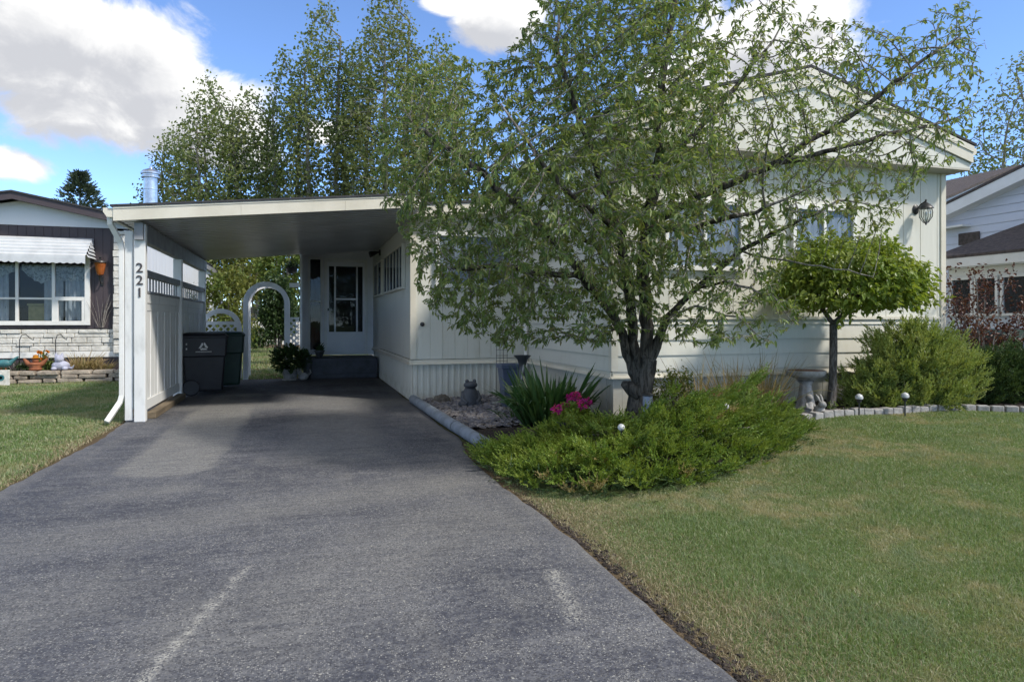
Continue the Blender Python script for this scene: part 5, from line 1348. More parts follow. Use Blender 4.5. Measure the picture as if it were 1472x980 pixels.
# tree behind the right neighbour
b = at(1466, HZ, 30); b.z = 0
grow_tree('broadleaf_tree', 'dense green tree rising behind the pale blue house on the right', tuple(b), [[tuple(b), (b.x, b.y, 4)], [(b.x, b.y, 4), (b.x-1, b.y, 8)], [(b.x, b.y, 4), (b.x+1.4, b.y, 9)]],
          ell_env((b.x, b.y, 7.9), (2.5, 2.4, 5.3)), 1900, .36, .38, (.12, .2, .6), 'poplar_leaf', 'poplar_bark', tip=.012, nleaf=3.5, trunk_r=.2, di=5, spread=.2, tip_n=12)
# spruce behind the left neighbour
b = at(115, HZ, 46); b.z = 0; top = at(110, 250, 46).z
sp = thing('spruce_tree', 'dark spruce top showing above the left neighbour roof', 'tree', tuple(b))
m = MB(); m.tube([(b.x, b.y, 0), (b.x, b.y, top*.6), (b.x, b.y, top)], [.2, .12, .02], 7); m.build('trunk', MT['bark'], sp)
n = 1500; z = top - (top-2)*rng.uniform(.0, 1, n)**1.3; a = rng.uniform(0, 2*PI, n); rr = (top - z)*.75*rng.uniform(.1, 1, n)**.8 + .02
P = np.stack([b.x + rr*np.cos(a)*.8, b.y + rr*np.sin(a)*.8, z], 1); Ax = np.stack([np.cos(a), np.sin(a), rng.uniform(-.05, .7, n)], 1)
V, Fq = spray_mesh(P, Ax, rng.uniform(.25, .6, n), 14, .2, .045); mesh_np('crown', V, [Fq], MT['spruce'], sp)

# shrubs and small trees seen under the carport roof, in the back garden
def shrub(name, label, c, r, n, leaf, mat, bark='twig', group=None, low=-.85, stems=5, cat='shrub', sh=.35, trans=None):
    t = thing(name, label, cat, (c[0], c[1], 0), group); zb = float(ground_z(c[0], c[1]))
    m = MB(); rr = random.Random(n)
    for k in range(stems):
        a = rr.uniform(0, 2*PI); q = rr.uniform(.2, .8)
        m.tube([(c[0]+.1*math.cos(a)*r[0], c[1]+.1*math.sin(a)*r[1], zb-.05), (c[0]+.35*q*math.cos(a)*r[0], c[1]+.35*q*math.sin(a)*r[1], c[2]-.3*r[2]), (c[0]+.75*q*math.cos(a)*r[0], c[1]+.75*q*math.sin(a)*r[1], c[2]+.5*r[2])], [.02*r[2]+.006, .014*r[2]+.004, .004], 6)
    m.build('stems', MT[bark], t, smooth=True)
    nc = max(8, n//60); cc = rdir(nc)*(rng.uniform(.2, 1, (nc, 1))**.45)*np.array(r)*.86; cc = cc[cc[:, 2] > low*r[2]]
    k = rng.integers(0, len(cc), n); s = rng.uniform(.55, 1, len(cc))[k][:, None]
    P = np.array(c) + cc[k] + rng.normal(size=(n, 3))*np.array(r)*.17*s
    P = P[P[:, 2] > zb+.03]; n = len(P)
    D = nrm((P-np.array(c))/np.array(r)*.5 + rdir(n)*.8 + np.array([0, 0, -.2])); Nn = nrm(rdir(n)*.7 + np.array([0, 0, .8]))
    Ln = rng.uniform(leaf[0], leaf[1], n); V, Fq = leaf_mesh(P, D, Nn, Ln, Ln*leaf[2], .18, .12)
    mesh_np('foliage', V, [Fq], MT[mat], t); return t
def shrub_px(name, label, px, py, d, rpx, rpy, n, leaf, mat, dep=.8, **kw):
    q = at(px, py, d); return shrub(name, label, tuple(q), (rpx*d/F, rpx*d/F*dep, rpy*d/F), n, leaf, mat, **kw)
shrub_px('garden_shrub', 'pale green loose shrub behind the lattice gate, by the white neighbour wall', 322, 448, 23, 48, 70, 4200, (.09, .16, .6), 'lilac_leaf')
shrub_px('garden_tree', 'light green garden tree with open crown behind the carport roof edge', 352, 390, 30, 70, 55, 4200, (.13, .22, .6), 'lilac_leaf', cat='tree')
shrub_px('garden_tree', 'bright leafy garden tree above the top of the tall arbor', 415, 385, 26, 50, 60, 3800, (.1, .18, .6), 'lilac_leaf', cat='tree')
shrub_px('columnar_shrub', 'dark rounded shrub framed by the tall white arbor', 400, 446, 19.5, 26, 54, 5200, (.07, .12, .55), 'dark_leaf')
shrub_px('garden_shrub', 'low grey green shrub far back through the arbor opening', 372, 487, 30, 18, 22, 1400, (.1, .18, .5), 'dark_leaf')
# far hedge rows closing the view to the horizon
def far_row(px0, px1, d, h, n, lab):
    a, b2 = at(px0, HZ, d), at(px1, HZ, d); n2 = n; t = rng.uniform(0, 1, n2)
    hh = h*(.75+.25*np.sin(t*23)*np.sin(t*57+1)); P = np.stack([a.x+(b2.x-a.x)*t + rng.normal(size=n2)*.4, a.y+(b2.y-a.y)*t+rng.normal(size=n2)*.9, rng.uniform(0, 1, n2)**.8*hh], 1)
    L_ = rng.uniform(.3, .6, n2); V, Fq = leaf_mesh(P, rdir(n2), nrm(rdir(n2)*.7+np.array([0, 0, .7])), L_, L_*.7, .1, .1)
    tag(mesh_np('far_hedge', V, [Fq], MT['dark_leaf']), lab, 'hedge', kind='stuff')
far_row(-80, 620, 56, 3.2, 9000, 'far hedge closing the back gardens behind the poplars')
far_row(-900, -60, 60, 4.0, 8000, 'far trees behind the left neighbour')
far_row(1250, 1700, 60, 4.5, 5000, 'far trees behind the houses on the right')
fn = thing('picket_fence', 'low white fence far back across the garden, seen through the arbor', 'fence', tuple(at(370, HZ, 34).xy) + (0,))
a, b2 = at(300, HZ, 34), at(440, HZ, 34); a.z = b2.z = 0; m = MB()
for z in (.35, 1.0): m.bar(a+Vector((0,0,z)), b2+Vector((0,0,z)), .05, .09)
m.build('rail', MT['white_paint'], fn); m = MB()
for k in range(36): p = a.lerp(b2, (k+.5)/36); m.box(p.x-.045, p.x+.045, p.y-.06, p.y-.03, .05, 1.2)
m.build('picket_row', MT['white_paint'], fn)

# potted plant, steps pots and hanging basket at the carport's back
q = at(417, 545, 14.3); up = thing('potted_plant', 'dark leafy plant in a low white pot at the foot of the arbor', 'plant', (q.x, q.y, 0))
m = MB(); m.lathe([(.14, 0), (.16, .02), (.13, .06), (.17, .2), (.2, .24), (.19, .25), (.02, .22)], (q.x, q.y, 0), 18); m.build('pot', MT['concrete'], up, smooth=40)
n = 900; P = np.array([q.x, q.y, .45]) + rdir(n)*rng.uniform(.2, 1, (n, 1))**.5*np.array([.38, .32, .28]); P[:, 2] = np.maximum(P[:, 2], .12)
L_ = rng.uniform(.07, .13, n); V, Fq = leaf_mesh(P, nrm(P-np.array([q.x, q.y, .3])+rdir(n)*.2), nrm(rdir(n)*.5+np.array([0, 0, 1.])), L_, L_*.5); mesh_np('foliage', V, [Fq], MT['dark_leaf'], up)
q2 = at(436, 545, 14.25); fg2 = thing('garden_figure', 'small pale stone animal figure beside the potted plant', 'garden figure', (q2.x, q2.y, 0))
m = MB(); m.blob((q2.x, q2.y, .09), (.11, .07, .08), 12, 8); m.blob((q2.x-.08, q2.y-.02, .18), (.055, .05, .05), 10, 7); m.tube([(q2.x+.08, q2.y, .1), (q2.x+.15, q2.y, .17), (q2.x+.13, q2.y, .24)], [.025, .02, .01], 7)
for s in (-1, 1): m.tube([(q2.x-.08+s*.025, q2.y-.02, .22), (q2.x-.08+s*.035, q2.y-.02, .27)], [.015, .005], 6)
m.build('body', MT['concrete'], fg2, smooth=60)
for px, lab in ((441, 'black glazed pot at the left end of the porch step'), (459, 'black glazed pot with a stub of foliage on the porch step below the sidelight')):
    q = on_y(px, 505, 15.6); t = thing('plant_pot', lab, 'pot', (q.x, 15.5, .445 if px > 441 else 0)); z0 = .447 if px > 441 else 0
    m = MB(); h = .17 if px > 441 else .5; m.lathe([(.06, 0), (.1, h*.8), (.115, h*.82), (.115, h), (.1, h), (.02, h*.9)], (q.x, 15.42 if px > 441 else 15.1, z0), 16); m.build('pot', MT['black_glaze'], t, smooth=40)
    n = 60; c0 = np.array([q.x, 15.42 if px > 441 else 15.1, z0+h]); dd = nrm(rdir(n)*.6+np.array([0, 0, 1.])); L_ = rng.uniform(.06, .16, n); V, Fq = leaf_mesh(np.repeat(c0[None], n, 0)+rng.normal(size=(n, 3))*.03, dd, rdir(n), L_, L_*.3); mesh_np('foliage', V, [Fq], MT['dark_leaf'], t)
q = at(419, 386, 14.9); hb = thing('hanging_basket', 'small dark hanging basket under the back edge of the carport roof', 'basket', tuple(q))
m = MB(); m.lathe([(.02, -.12), (.1, -.08), (.13, .02), (.11, .02), (.05, -.03)], tuple(q), 14); m.build('basket', MT['black_metal'], hb, smooth=40)
m = MB()
for k in range(3): a0 = 2*PI*k/3; m.tube([(q.x+.12*math.cos(a0), q.y+.12*math.sin(a0), q.z+.02), (q.x, q.y, q.z+.3)], .004, 5)
m.tube([(q.x, q.y, q.z+.3), (q.x, q.y, 2.64)], .005, 5); m.build('chain', MT['black_metal'], hb)
n = 260; P = np.array(q) + np.array([0, 0, .05]) + rdir(n)*rng.uniform(.2, 1, (n, 1))*np.array([.16, .15, .12]); L_ = rng.uniform(.04, .08, n); V, Fq = leaf_mesh(P, rdir(n), rdir(n), L_, L_*.5); mesh_np('foliage', V, [Fq], MT['dark_leaf'], hb)

# ------------------------------------------------------------------ round grafted tree
tb = at(1196, 585, 8.25); tz = float(ground_z(tb.x, tb.y)); cc = Vector(at(1222, 392, 8.05))
rt = thing('round_tree', 'small round headed tree on a slim forked trunk in front of the cream wall', 'tree', (tb.x, tb.y, tz))
m = MB(); fk = at(1198, 466, 8.2)
m.tube([(tb.x-.01, tb.y, tz-.05), (tb.x-.012, tb.y, tz+.12), (tb.x+.012, tb.y, tz+.3), (tb.x-.004, tb.y-.02, tz+.5), (tb.x+.012, tb.y-.01, tz+.7), tuple(fk)], [.066, .055, .05, .046, .047, .045], 12)
l1 = at(1176, 435, 8.15); r1_ = at(1238, 428, 8.1)
m.tube([tuple(fk), tuple(l1), tuple(at(1160, 405, 8.1))], [.03, .024, .016], 9); m.tube([tuple(fk), tuple(at(1216, 450, 8.15)), tuple(r1_), tuple(at(1260, 395, 8.0))], [.038, .034, .028, .016], 9)
rr = random.Random(8)
for k in range(34):
    s = l1 if k % 3 == 0 else r1_; a = rr.uniform(0, 2*PI); e = rr.uniform(-.1, .9); R3 = Vector((.85*math.cos(a)*math.cos(e), .5*math.sin(a)*math.cos(e), .42*math.sin(e)))
    m.tube([tuple(s), tuple(s.lerp(cc+R3, .5) + Vector((0, 0, .05))), tuple(cc+R3)], [.012, .008, .003], 5)
m.build('trunk', MT['grey_bark'], rt, smooth=True)
n = 11500; u = rdir(n); u[:, 2] = np.abs(u[:, 2])*np.where(rng.uniform(size=n) < .78, 1, -1); u = nrm(u)
lump = 1 + .16*np.sin(u[:, 0]*7+1)*np.sin(u[:, 1]*6+u[:, 2]*5) + .1*np.sin(u[:, 0]*15+u[:, 2]*11)*np.sin(u[:, 1]*13)
q = u*(rng.uniform(.35, 1.05, (n, 1))**.4)*lump[:, None]; q[:, 2] = np.where(q[:, 2] < 0, q[:, 2]*.45, q[:, 2])
P = np.array(cc) + np.array([0, 0, -.17]) + np.array([0, 0, 1.])*(-.1*np.abs(q[:, :1])**2) + q*np.array([1.06, .66, .58])
kk = rng.integers(0, n, 70); tf = P[kk][np.abs(u[kk, 2]) < .5]; tf = np.repeat(tf, 16, 0); tu = rdir(len(tf)); P = np.concatenate([P, tf + tu*np.array([.06, .06, .09]) + np.array([0, 0, -.05])]); u = np.concatenate([u, tu])
k = P[:, 1] < AY-.06; P, u = P[k], u[k]; n = len(P)
D = nrm(u*np.array([1, 1, .2])*.7 + rdir(n)*.6 + np.array([0, 0, -.3])); Nn = nrm(u + np.array([0, 0, .7]) + rdir(n)*.8)
sk = rng.integers(0, len(P), 150); su = nrm(u[sk] + np.array([0, 0, .35]) + rdir(150)*.4); sl_ = rng.uniform(.1, .3, 150); tt = rng.uniform(0, 1, (150, 14))
SP = (P[sk][:, None] + su[:, None]*(tt*sl_[:, None])[..., None] + np.array([0, 0, -.12])*((tt**2)*sl_[:, None])[..., None]).reshape(-1, 3); SP = SP[SP[:, 1] < AY-.05]; ns = len(SP)
P = np.concatenate([P, SP]); D = np.concatenate([D, nrm(rdir(ns)+np.array([0, 0, -.25]))]); Nn = np.concatenate([Nn, nrm(rdir(ns)*.7+np.array([0, 0, .7]))]); n = len(P)
L_ = rng.uniform(.035, .08, n); V, Fq = leaf_mesh(P, D, Nn, L_, L_*rng.uniform(.45, .7, n), .14, .2); mesh_np('crown', V, [Fq], MT['maple_leaf'], rt)

# ------------------------------------------------------------------ evergreen shrubs made of sprays
def plumes(B0, CAx, CL, per, needles, nl, nw, jit=.014):
    n = len(B0); t = rng.uniform(0, 1, (n, per)); Sd = nrm(np.cross(CAx, np.array([0, 0, 1.]) + rng.normal(size=(n, 3))*.3)); Nu = np.cross(Sd, CAx)
    P = B0[:, None] + CAx[:, None]*((t-.75)*CL[:, None])[..., None] + rng.normal(size=(n, per, 3))*jit
    dv = CAx[:, None] + Sd[:, None]*(rng.uniform(-1, 1, (n, per))*(1.15-.7*t))[..., None] + Nu[:, None]*(rng.uniform(-.4, .7, (n, per)))[..., None]
    Ax = nrm(dv).reshape(-1, 3); P = P.reshape(-1, 3); Ls = (rng.uniform(.2, .42, (n, per))*CL[:, None]*(1.2-.5*t)).ravel()
    k = P[:, 2] > ground_z(P[:, 0], P[:, 1]) + .01
    return spray_mesh(P[k], Ax[k], Ls[k], needles, nl, nw)
def plume_shrub(name, label, blobs, dens, mat, CLr, up, ymax, inner, nl=.03, nw=.006, per=20):
    c0 = np.array(blobs[0][0]); zb = float(ground_z(c0[0], c0[1])); t = thing(name, label, 'shrub', (c0[0], c0[1], zb))
    Bs, As, Ib = [], [], []
    for c, r in blobs:
        c, r = np.array(c), np.array(r); n = int(dens*(r[0]*r[2] + r[0]*r[1] + r[1]*r[2])); u = rdir(n*2); u = u[u[:, 2] > -.75][:n]
        lump = 1 + .16*np.sin(u[:, 0]*6+c[0]*3)*np.sin(u[:, 2]*7+u[:, 1]*4)
        P = c + u*r*(rng.uniform(.62, 1.08, (len(u), 1))*lump[:, None]); P[:, 2] = np.maximum(P[:, 2], zb + .06)
        ins = np.zeros(len(P), bool)
        for c2, r2 in blobs:
            if np.allclose(c2, c): continue
            ins |= (((P-np.array(c2))/np.array(r2))**2).sum(1) < .5
        k = ~ins & (P[:, 1] < ymax); P, u = P[k], u[k]
        Bs.append(P); As.append(nrm(u*np.array([1, 1, .45]) + np.array([0, 0, 1.])*rng.uniform(up-.3, up+.3, (len(u), 1)) + rdir(len(u))*.35))
        m_ = int(n*.8); Q = c + rdir(m_)*r*rng.uniform(.15, .75, (m_, 1)); Ib.append(Q[Q[:, 2] > zb + .03])
    B0, Ax = np.concatenate(Bs), np.concatenate(As)
    V, Fq = plumes(B0, Ax, rng.uniform(CLr[0], CLr[1], len(B0)), per, 16, nl, nw); mesh_np('foliage', V, [Fq], MT[mat], t)
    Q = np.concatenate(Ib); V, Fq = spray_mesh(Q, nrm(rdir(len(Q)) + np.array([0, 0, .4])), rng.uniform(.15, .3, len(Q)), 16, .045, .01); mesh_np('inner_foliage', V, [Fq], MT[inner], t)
    m = MB(); r7 = random.Random(len(Q))
    for k in range(14):
        q = Q[r7.randrange(len(Q))]; m.tube([(c0[0]+r7.uniform(-.06, .06), c0[1]+r7.uniform(-.06, .06), zb-.03), tuple(c0*.4 + q*.6 + np.array([0, 0, -.1])), tuple(q)], [.022, .015, .004], 6)
    m.build('stems', MT['bark'], t); return t
q = at(1312, 505, 8.45); x_, y_ = q.x, q.y
plume_shrub('evergreen_shrub', 'tall golden green feathery evergreen right of the round tree',
    [((x_, y_+.05, .66), (.6, .48, .52)), ((x_+.45, y_+.02, .58), (.5, .46, .46)), ((x_-.46, y_+.08, .42), (.42, .4, .36)), ((x_+.1, y_-.2, .36), (.45, .3, .3)), ((x_+.2, y_+.05, .98), (.36, .32, .26))],
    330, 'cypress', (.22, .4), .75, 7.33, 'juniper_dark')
q = at(1440, 540, 8.9); x_, y_ = q.x, q.y
plume_shrub('evergreen_shrub', 'dark green low evergreen at the right end of the bed',
    [((x_, y_+.05, .5), (.72, .45, .42)), ((x_+.7, y_-.15, .5), (.6, .45, .42)), ((x_-.45, y_+.05, .36), (.4, .3, .28))], 300, 'juniper_dark', (.2, .36), .35, 9.0, 'juniper_dark')
# dead brown litter under the evergreens is part of the soil; spreading juniper in front of the tree
JP = np.array([(1.58, 6.55), (1.47, 5.5), (1.62, 4.72), (2.1, 4.36), (2.9, 4.42), (3.6, 4.72), (4.3, 5.05), (4.9, 5.5), (5.0, 6.0), (4.4, 6.55), (3.5, 6.75), (2.9, 6.45), (2.2, 6.35)])
def jdist(x, y):
    best = np.full(x.shape, 1e9)
    for i in range(len(JP)):
        a, b2 = JP[i], JP[(i+1) % len(JP)]; ba = b2-a; h = np.clip(((x-a[0])*ba[0]+(y-a[1])*ba[1])/(ba@ba), 0, 1)
        best = np.minimum(best, np.hypot(x-a[0]-ba[0]*h, y-a[1]-ba[1]*h))
    return np.where(in_poly([tuple(p) for p in JP], x, y), best, -best)
def jh(x, y):
    d_ = np.clip(jdist(x, y), 0, 9)
    h = (.26 + .15*ss(2.1, 3.8, x) + .06*np.sin(x*4.1+y*2.7) + .06*np.sin(y*5.3 - x*2.2))*np.minimum(1, d_/.5)**.55
    return h*(.4 + .6*ss(.15, .8, np.hypot((x-2.8)*.8, y-6.6)))*(.6 + .4*ss(6.7, 5.6, y))*(1 - .3*ss(4.2, 4.9, x))
ju = thing('spreading_juniper', 'wide low bright green juniper spreading from the bed over the lawn edge', 'shrub', (3.1, 5.5, 0))
n = 4200; x = rng.uniform(1.45, 5.05, n); y = rng.uniform(4.3, 6.8, n); k = jdist(x, y) > .04; x, y = x[k], y[k]
# spread the plumes evenly
keep = []
for i in range(len(x)):
    if all((x[i]-x[q])**2 + (y[i]-y[q])**2 > .064**2 for q in keep): keep.append(i)
x, y = x[keep], y[keep]; n = len(x); z0 = ground_z(x, y); h = jh(x, y); lev = rng.uniform(.45, 1.15, n)*(1 + .22*np.sin(x*6.3+1.5*np.sin(y*5))*np.sin(y*7.1+x))
B0 = np.stack([x, y, z0 + h*lev], 1)
out = nrm(np.stack([x-3.1, (y-6.1)*1.1, np.zeros(n)], 1) + np.c_[rng.normal(size=(n, 2))*.55, np.zeros(n)])
CAx = nrm(out + np.array([0, -.15, 0]) + np.array([0, 0, 1.])*rng.uniform(.1, .75, (n, 1)))
CL = rng.uniform(.2, .36, n); per = 22
t = rng.uniform(0, 1, (n, per)); Sd = nrm(np.cross(CAx, np.array([0, 0, 1.]))); Nu = np.cross(Sd, CAx)
P = B0[:, None] + CAx[:, None]*((t-.75)*CL[:, None])[..., None] + rng.normal(size=(n, per, 3))*.014
dv = CAx[:, None] + Sd[:, None]*(rng.uniform(-1, 1, (n, per))*(1.15-.7*t))[..., None] + Nu[:, None]*(rng.uniform(-.25, .7, (n, per)))[..., None]
Ax = nrm(dv).reshape(-1, 3); P = P.reshape(-1, 3); Ls = (rng.uniform(.07, .15, (n, per))*(1.2-.5*t)).ravel()
k = P[:, 2] > ground_z(P[:, 0], P[:, 1]) + .01; P, Ax, Ls = P[k], Ax[k], Ls[k]
dead = np.repeat((rng.uniform(size=n) < .035 + .16*ss(2.9, 1.7, x)*ss(5.3, 4.5, y)) & (lev < 1.0), per)[k]
V, Fq = spray_mesh(P[~dead], Ax[~dead], Ls[~dead], 18, .026, .006); mesh_np('foliage', V, [Fq], MT['juniper'], ju)
V, Fq = spray_mesh(P[dead], Ax[dead], Ls[dead], 14, .024, .005); mesh_np('dry_foliage', V, [Fq], MT['dry_juniper'], ju); print('juniper plumes', n)
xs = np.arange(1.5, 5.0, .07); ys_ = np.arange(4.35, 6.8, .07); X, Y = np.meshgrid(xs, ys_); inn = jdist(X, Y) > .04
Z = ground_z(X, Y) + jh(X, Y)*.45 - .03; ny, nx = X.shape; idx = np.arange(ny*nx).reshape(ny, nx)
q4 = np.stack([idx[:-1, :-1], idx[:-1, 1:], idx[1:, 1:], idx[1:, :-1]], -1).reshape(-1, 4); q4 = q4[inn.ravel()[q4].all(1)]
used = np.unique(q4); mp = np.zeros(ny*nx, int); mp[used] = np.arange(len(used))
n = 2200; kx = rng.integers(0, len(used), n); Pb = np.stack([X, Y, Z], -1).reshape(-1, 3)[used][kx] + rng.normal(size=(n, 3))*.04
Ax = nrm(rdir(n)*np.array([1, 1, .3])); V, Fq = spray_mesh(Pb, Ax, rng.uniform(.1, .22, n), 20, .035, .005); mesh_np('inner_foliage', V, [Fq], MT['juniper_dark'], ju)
m = MB(); r7 = random.Random(4)
for k in range(60):
    a = r7.uniform(0, 2*PI); L_ = r7.uniform(.4, 1.5); e = Vector((3.1+L_*1.1*math.cos(a), 5.7+L_*.75*math.sin(a), 0))
    if jdist(np.array([e.x]), np.array([e.y]))[0] < .1: continue
    zz = float(ground_z(e.x, e.y)) + float(jh(np.array([e.x]), np.array([e.y]))[0])*.7
    m.tube([(3.1, 5.8, .05), (3.1+.5*(e.x-3.1), 5.8+.5*(e.y-5.8), .14+zz*.3), (e.x, e.y, zz)], [.018, .011, .004], 5)
m.build('stems', MT['twig'], ju)

# purple leaved shrub right of the house
q = at(1405, 470, 9.6); ps = thing('purple_shrub', 'open purple leaved shrub by the porch of the blue house', 'shrub', (q.x, q.y, 0)); m = MB(); r7 = random.Random(6); tips = []
for k in range(15):
    a = r7.uniform(0, 2*PI); sx = r7.uniform(-.75, .95); L_ = r7.uniform(1.1, 2.1)
    pts_ = [Vector((q.x+.1*math.cos(a), q.y+.1*math.sin(a), 0)), Vector((q.x+sx*.35, q.y+.2*math.sin(a), L_*.5)), Vector((q.x+sx*.7, q.y+.3*math.sin(a), L_*.85)), Vector((q.x+sx, q.y+.35*math.sin(a), L_))]
    m.tube(pts_, [.012, .009, .006, .002], 5)
    for j in range(70):
        t_ = r7.uniform(.35, 1)*3; i = min(2, int(t_)); p_ = pts_[i].lerp(pts_[i+1], t_-i); tips.append((*p_, i))
m.build('stems', MT['twig'], ps); tips = np.array(tips); P = np.repeat(tips[:, :3], 2, 0); n = len(P); P = P + rng.normal(size=(n, 3))*.07
L_ = rng.uniform(.03, .065, n); V, Fq = leaf_mesh(P, nrm(rdir(n)+np.array([0, 0, .2])), rdir(n), L_, L_*.6); mesh_np('foliage', V, [Fq], MT['purple_leaf'], ps)

# iris clump
def strap_clump(name, label, c, n, L, W, rx, ry, mat, droop=(.1, .7), lean=.5, part='leaves', cat='plant', group=None):
    t = thing(name, label, cat, tuple(c), group); a = rng.uniform(0, 2*PI, n); q = rng.uniform(0, 1, n)**.6
    P = np.array(c) + np.stack([rx*q*np.cos(a), ry*q*np.sin(a), np.zeros(n)], 1)
    D = nrm(np.stack([np.cos(a)*q*lean, np.sin(a)*q*lean, np.ones(n)], 1) + rng.normal(size=(n, 3))*.14)
    V, Fq = ribbon_mesh(P, D, rng.uniform(L[0], L[1], n), rng.uniform(W[0], W[1], n), rng.uniform(droop[0], droop[1], n)); mesh_np(part, V, [Fq], MT[mat], t); return t
q = at(790, 612, 8.15); strap_clump('iris_clump', 'large clump of dark green strap leaves beside the flower bowl', (q.x, q.y, .02), 330, (.5, .95), (.034, .058), .34, .28, 'iris', (.05, .6), .62)
q = at(738, 600, 8.5); strap_clump('iris_clump', 'small thin clump of strap leaves left of the large one', (q.x, q.y, .02), 50, (.2, .45), (.008, .016), .15, .12, 'iris', (.2, .8), 1.0)
# straw-coloured grass, and a leafy bush, behind the juniper
for px, py, d, n, lab in ((1055, 575, 7.75, 260, 'tuft of straw coloured grass behind the juniper, nearest the trunk'), (1100, 575, 8.0, 200, 'tuft of straw coloured grass behind the juniper, nearest the birdbath'), (1005, 575, 7.65, 150, 'thin tuft of dry stems right of the leafy bush')):
    q = at(px, py, d); strap_clump('dry_grass', lab, (q.x, min(q.y, 7.05), float(ground_z(q.x, q.y))), n, (.5, 1.0), (.005, .012), .17, .1, 'dry_grass', (.05, .6), .6, group='dry grass tufts by the skirting')
q = at(962, 560, 7.25); shrub('garden_shrub', 'leafy light green bush right behind the tree trunk', (q.x, min(q.y, 6.95), .45), (.3, .2, .42), 1500, (.025, .05, .5), 'lilac_leaf')
q = at(850, 574, 8.0); strap_clump('young_plant', 'few dark spiky leaves between trunk and flower bowl', (q.x, q.y, .02), 14, (.2, .42), (.012, .02), .06, .06, 'iris', (.1, .5), .9)
# flower bowl
q = at(822, 612, 7.25); fb = thing('flower_bowl', 'dark bowl of magenta flowers in front of the strap leaves', 'flower pot', (q.x, q.y, 0))
m = MB(); m.lathe([(.1, .02), (.13, .03), (.19, .13), (.215, .17), (.225, .2), (.215, .205), (.19, .18), (.02, .17)], (q.x, q.y, 0), 24); m.build('bowl', MT['bowl'], fb, smooth=40)
n = 650; P = np.array([q.x, q.y, .26]) + rdir(n)*rng.uniform(.1, 1, (n, 1))**.5*np.array([.2, .2, .12]); P[:, 2] = np.maximum(P[:, 2], .19); L_ = rng.uniform(.035, .07, n)
V, Fq = leaf_mesh(P, nrm(P-np.array([q.x, q.y, .15])+rdir(n)*.12), nrm(rdir(n)*.5+np.array([0, 0, 1.])), L_, L_*.6); mesh_np('foliage', V, [Fq], MT['maple_leaf'], fb)
for fx_, fy_, s in ((-.2, -.08, .045), (-.06, .02, .03), (.07, -.12, .052), (.17, -.02, .04), (.04, .14, .034), (.12, .16, .04)):
    c0 = np.array([q.x+fx_, q.y+fy_, .34+.06*(fx_+.2)/.4+(.06 if fy_ > .05 else 0)]); n = 46; u = rdir(n); L_ = rng.uniform(.024, .04, n)
    V, Fq = leaf_mesh(c0+u*s*rng.uniform(.3, 1, (n, 1)), nrm(u+rdir(n)*.6), rdir(n), L_, L_*.85, .2); mesh_np('flower_head', V, [Fq], MT['petal'], fb)
# plants in the left neighbour's bed
for px, n, Lr, lab in ((118, 220, (.3, .62), 'tall straw coloured grass clump on the stone wall left of its neighbour'), (142, 180, (.22, .42), 'shorter straw coloured grass clump nearest the carport')):
    q = on_y(px, 530, 16.5); strap_clump('dry_grass', lab, (q.x, 16.5, .2), n, Lr, (.008, .016), .24, .12, 'dry_grass', (.1, .7), .8, group='straw grass in the left bed')
q = on_y(68, 522, 16.55); shrub('flower_plant', 'bushy green plant with orange flowers between the two garden figures', (q.x, 16.55, .4), (.3, .16, .26), 500, (.04, .08, .5), 'lilac_leaf', stems=4)
q = on_y(20, 522, 16.55); shrub('flower_plant', 'low grey green plant near the teal bird figure', (q.x, 16.55, .3), (.45, .14, .14), 420, (.04, .08, .4), 'dark_leaf', stems=4)
q = on_y(54, 515, 16.5); fl = thing('flower_plant', 'orange flower heads behind the terracotta figure', 'plant', (q.x, 16.5, .2)); m = MB(); P = []
for k in range(5):
    p_ = (q.x+r7.uniform(-.12, .2), 16.45, .5+r7.uniform(-.05, .12)); m.tube([(q.x, 16.5, .2), p_], .006, 5); P.append(p_)
m.build('stems', MT['iris'], fl); Pn = np.repeat(np.array(P), 16, 0); n = len(Pn); L_ = np.full(n, .05); V, Fq = leaf_mesh(Pn, rdir(n), rdir(n), L_, L_*.7); mesh_np('flower_head', V, [Fq], MT['orange_flower'], fl)
# seedlings by the round tree's foot
q = at(1196, 590, 7.85); z = float(ground_z(q.x, q.y)); shrub('seedling', 'small yellow green seedling at the foot of the round tree', (q.x, q.y, z+.12), (.06, .05, .1), 60, (.02, .04, .5), 'lilac_leaf', stems=2, cat='plant')
q = at(1215, 592, 7.8); z = float(ground_z(q.x, q.y)); shrub('seedling', 'tiny yellow green seedling left of the first stake light', (q.x, q.y, z+.07), (.04, .04, .06), 40, (.02, .035, .5), 'lilac_leaf', stems=2, cat='plant')

